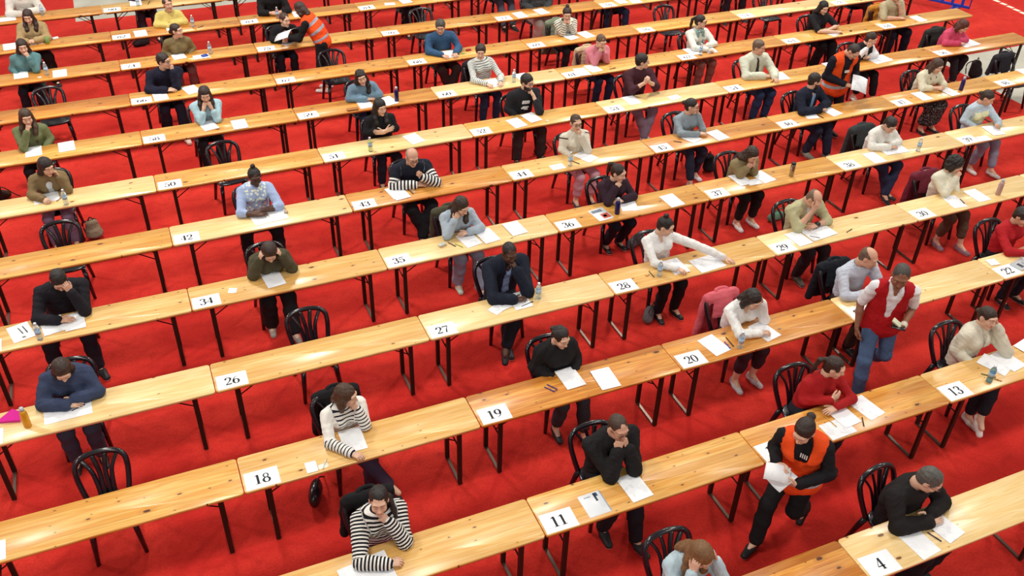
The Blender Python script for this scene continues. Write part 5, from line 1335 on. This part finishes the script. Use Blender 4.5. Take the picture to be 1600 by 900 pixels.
plate(87, 61, .10, .06, 'e8e8e8', 'crumpled white tissue by the fawn cardigan', 'tissue', .3, .03, 'tissue')
plate(855, 188, .05, .04, 'e8c8c0', 'pink paper scrap beside the black printed T-shirt', 'paper_scrap', .3, .002)
plate(1392, 93, .04, .03, 'e8e8ec', 'small white eraser on the open sheets of the black vest', 'eraser', .3, .015, 'eraser')
# pink wedge folder
Pq = at(18, 653); o = empty('folder', (Pq[0], Pq[1], TH_Z+.001), .1)
MB().add([(-.13,-.02,0),(.07,-.10,0),(.10,.0,0),(.02,.10,0),(-.13,-.02,.022),(.07,-.10,.03),(.10,.0,.03),(.02,.10,.022)], [(3,2,1,0),(4,5,6,7),(0,1,5,4),(1,2,6,5),(2,3,7,6),(3,0,4,7)]).ob('cover', flat('pink plastic', 'e0209c', .25, trans=.2), o, smooth=False)
tag(o, 'bright pink plastic folder beside the orange bottle', 'folder')

# ------------------------------------------------------------------ bottles
bottle(841, 466, 'clear water bottle by the sheets of the navy blazer')
bottle(1156, 543, 'clear water bottle with red ring by the white blouse')
bottle(1545, 596, 'pale blue plastic bottle in front of the cream cotton jacket', col='8fc0d8')
bottle(63, 530, 'small water bottle with blue label by the black crew-neck sweater')
bottle(104, 319, 'clear water bottle by the brown cardigan')
bottle(1030, 431, 'clear water bottle by the white v-neck sweater')
bottle(891, 259, 'clear water bottle by the cream knit')
bottle(964, 334, 'dark blue flask in front of the aubergine sweater', 'blue', hgt=.2)
bottle(620, 158, 'dark blue flask beside the slate blue sweatshirt', 'blue')
bottle(1501, 141, 'indigo flask beside the cream blouse with lanyard', 'blue', col='2a2464')
bottle(1559, 304, 'dusty pink flask beside the cream jumper', 'blue', col='b89a98')
bottle(1236, 275, 'steel tumbler with black lid between the khaki blouse and the white sweatshirt', 'steel')
bottle(579, 236, 'pale green bottle on the desk of the very long black hair', col='cfe0b8')
bottle(1434, 236, 'clear water bottle beside the cropped dark hair and white sweatshirt')
bottle(803, 128, 'clear water bottle beside the thinly striped shirt')
bottle(1094, 86, 'clear water bottle on the sheets of the green scarf')
bottle(329, 84, 'clear water bottle beside the blue tissue packet')
bottle(302, 42, 'clear water bottle by the lemon yellow sweater')
bottle(74, 117, 'clear water bottle by the teal sweatshirt')
bottle(75, 68, 'green paper cup in front of the fawn cardigan', 'cup')
bottle(434, 29, 'pinkish water bottle by the black sweater bent low', col='d0c0d0')
bottle(67, 24, 'clear water bottle by the plain white pullover')
bottle(216, 9, 'clear water bottle on the page of the plum coat')
bottle(44, 666, 'orange drink bottle beside the pink folder', 'blue', col='d89a20')
bottle(1345, 0, 'clear water bottle at the far end table', hgt=.2)

# ------------------------------------------------------------------ pens
pen((573,887),(600,892),'1c2c8c','blue pen on the first sheet of the striped sweater and ponytail')
pen((851,605),(866,612),'3a2c8c','violet pen on the desk of the black padded jacket'); pen((855,601),(870,608),'2c2c8c','indigo pen touching the violet pen')
pen((1134,527),(1146,541),'1c1a20','black marker by the water bottle with red ring'); pen((1132,534),(1141,545),'24389c','blue pen beside the black marker')
pen((1449,832),(1471,846),'1c2050','navy pen between the sheets of the grey-haired spectacles wearer')
pen((1289,651),(1307,667),'d8b060','yellow pencil beside the sheet of the red jersey'); pen((1347,652),(1350,666),'26262c','black pen at the edge of the red jersey desk')
pen((1533,584),(1556,590),'2c5c34','green pen beside the pale blue bottle'); pen((1548,590),(1563,595),'d89838','orange pencil beside the pale blue bottle')
pen((28,513),(36,521),'4c4c44','grey pencil on the sheet of the black crew-neck sweater'); pen((35,510),(43,519),'1c1c20','black pen next to the grey pencil')
pen((112,642),(133,632),'20264c','dark pen on the wide sheet of the navy denim overshirt')
pen((700,379),(712,385),'2c2c34','black pen beside the crumpled tissue'); pen((711,381),(723,386),'8cb83c','lime pen beside the black pen and tissue')
pen((637,296),(646,303),'1c1c20','black pen beside the white sleeve hoops'); pen((640,294),(649,301),'d0d0d4','white pen beside the black pen of the hooped sweater')
pen((1265,369),(1281,372),'26262c','black pen on the open sheets of the khaki linen shirt'); pen((1323,363),(1331,358),'26262c','short black pen far along the table of the khaki linen shirt')
pen((815,479),(833,471),'1c1c20','black pen on the sheets of the navy blazer'); pen((1014,424),(1022,433),'26262c','black pen near the tan eraser')
pen((1500,311),(1507,318),'2c2c34','black pen between the sheets of the cream jumper'); pen((895,252),(905,256),'26262c','black pen by the bottle of the cream knit')
pen((1055,221),(1062,222),'26262c','black pen at the table edge before the grey-blue sweater'); pen((1278,180),(1286,184),'26262c','black pen beside the small sheet of the navy jacket and beard')
pen((1108,82),(1122,80),'26262c','black pen beside the sheets of the green scarf'); pen((953,108),(961,106),'2c2c2c','black pen along the desk of the pink hooded sweatshirt')
pen((231,7),(234,2),'26262c','black pen on the desk of the plum coat'); pen((310,43),(316,41),'26262c','black pen by the lemon yellow sweater')
pen((504,733),(510,717),'e8e0c8','white pen beside the ticket'); pen((89,314),(97,308),'8a5a28','brown pencil beside the writing hand of the brown cardigan')

# ------------------------------------------------------------------ jackets over chairs
def find(s): return next(q for q in PEOPLE if q['short'].startswith(s))
def coat_on(s, c, label, **k):
    q = find(s); return coat(q['X'], RY[q['row']]+TW+q['e']-.01, c, label, **k)
coat_on('black-and-white striped', '141216', 'black jacket hung on the chair of the striped sweater and ponytail')
coat_on('white sweater with dark', '161418', 'black coat hung on the chair of the white cuff-striped sweater', long=.55)
coat_on('white blouse', 'd0606c', 'pink jacket hung on the chair of the person in white blouse', long=.6)
coat_on('pale blue shirt', '171a22', 'dark navy jacket hung behind the pale blue shirt', long=.5)
coat_on('cream jumper', '6c2434', 'maroon coat hung on the chair of the cream jumper', long=.6)
coat_on('light blue-grey', '4a4636', 'olive jacket hung on the chair of the light blue-grey sweatshirt')
coat_on('white sweatshirt', '33383a', 'charcoal jacket hung behind the white sweatshirt')
coat_on('ivory shirt', '77806c', 'sage green jacket hung behind the ivory striped shirt', long=.65)
coat_on('pink hooded', 'c4ac8c', 'beige jacket hung behind the pink hooded sweatshirt')
coat_on('bright pink', '2c302e', 'dark green jacket hung behind the bright pink jacket')
coat_on('white long-sleeved', '202028', 'black jacket hung behind the thinly striped shirt', long=.5)
coat_on('beige shirt', 'c08030', 'mustard jacket hung on the chair of the beige shirt', long=.6)
X = row_x(5, 1602); coat(X, RY[5]+TW+.15, '2a2830', 'charcoal jacket hung on the unoccupied chair at the aisle', long=.35)

# ------------------------------------------------------------------ bags on the carpet
bag(150, 372, '8c7c68', 'beige and dark backpack standing on the carpet by the brown cardigan', 'pack', .3, .8, '3a1c1c')
bag(495, 783, '17141a', 'black oval handbag on the carpet below the cuff-striped sweater', 'oval', 1.2, 1.0)
bag(1014, 497, '6a6468', 'grey drawstring bag on the carpet below the white v-neck sweater', 'sack', .8, .85, '2a2426')
bag(992, 384, '57545a', 'grey shiny bag on the carpet beside the aubergine sweater', 'sack', .3, .9, '2c2a2c')
bag(1106, 268, '1a181c', 'black backpack on the carpet beside the grey-blue sweater', 'pack', .4, .85)
bag(1212, 344, '5c8470', 'green cloth bag on the carpet behind the khaki linen shirt', 'sack', .0, .8, '3c5c4c')
bag(845, 238, '19181c', 'black bag lying under the table of the black printed T-shirt', 'sack', .2, .7)
bag(1520, 122, '2c2024', 'dark brown backpack on the floor under the bright pink jacket', 'pack', .2, 1.0)
bag(3, 312, '3a241c', 'brown bag on the carpet at the row of the brown cardigan', 'sack', .1, .8)
bag(222, 72, '241a1e', 'dark bag lying under the table of the lemon yellow sweater', 'sack', .1, .9)

# ------------------------------------------------------------------ blue crowd barriers and tape marks beyond the tables
def barrier(x, y, rot, label):
    root = empty('crowd_barrier', (x, y, 0), rot); BL = flat('blue barrier plastic', '1c3fae', .35)
    fr = [(-1, 0, .12), (-1, 0, .98), (-.94, 0, 1.04), (.94, 0, 1.04), (1, 0, .98), (1, 0, .12)]
    MB().tube(fr+[], .028, 8, closed=True).ob('frame', BL, root)
    for i in range(9): MB().box((-.84+i*.21-.03, -.014, .13), (-.84+i*.21+.03, .014, 1.02)).ob('bar', BL, root, smooth=False)
    MB().box((-.95, -.02, .10), (.95, .02, .15)).ob('bottom_rail', BL, root, smooth=False)
    for sx in (-.7, .7): MB().box((sx-.07, -.36, .0), (sx+.07, .36, .045)).box((sx-.03, -.02, .04), (sx+.03, .02, .14)).ob('foot', BL, root, smooth=False)
    return tag(root, label, 'barrier', 'blue crowd barriers')
P0, P1 = at(1450, 0, 0.1), at(1514, 14, .1)
d = (P1-P0)[:2]; rot = math.atan2(d[1], d[0]); cc = P1[:2]-d/np.linalg.norm(d)*1.0
barrier(cc[0], cc[1], rot, 'blue plastic crowd barrier standing beyond the end of the beige shirt row')
for i, (u, v) in enumerate(((1557.5, 1.5), (1568, 6.2), (1578.5, 11), (1588.5, 15.8), (1598.5, 20.5))):
    Pm = at(u, v, 0); o = MB().box((-.05, -.075, .0), (.05, .075, .002)).ob('tape_mark', flat('white floor tape', 'e8dcc8', .7), smooth=False)
    o.location = (Pm[0], Pm[1], .0005); o.rotation_euler = (0, 0, .1)
    tag(o, 'short white tape mark in the dashed line on the carpet', 'tape', 'dashes of white floor tape')
# ------------------------------------------------------------------ camera, light, world
cam = bpy.data.cameras.new('camera'); co = bpy.data.objects.new('camera', cam); COL.objects.link(co)
M = Matrix(((CR[0], CU[0], -CF[0], CAMP[0]), (CR[1], CU[1], -CF[1], CAMP[1]), (CR[2], CU[2], -CF[2], CAMP[2]), (0, 0, 0, 1)))
co.matrix_world = M
cam.sensor_fit = 'HORIZONTAL'; cam.sensor_width = 36.0; cam.lens = 36.0*CAMF/1600; cam.clip_end = 200
SC.camera = co

def lamp(x, y, z, size, power, col=(1, .95, .86)):
    l = bpy.data.lights.new('hall_lamp', 'AREA'); l.shape = 'DISK'; l.size = size; l.energy = power; l.color = col
    o = bpy.data.objects.new('hall_lamp', l); o.location = (x, y, z); COL.objects.link(o)
    return o
for x in (-9.2, 0.0, 9.2, 18.4):
    for y in (-7.0, 2.0, 11.2, 20.4):
        lamp(x, y, 9.0, 1.6, LAMP_P*(1.75 if y == 11.2 else 0.8))
w = bpy.data.worlds.new('hall'); SC.world = w; w.use_nodes = True
bg = w.node_tree.nodes['Background']; bg.inputs[0].default_value = (1.0, .965, .92, 1); bg.inputs[1].default_value = WORLD_S
SC.view_settings.view_transform = 'Standard'; SC.view_settings.look = 'None'; SC.view_settings.exposure = EXPO; SC.view_settings.gamma = 1.0
SC.view_settings.use_curve_mapping = False
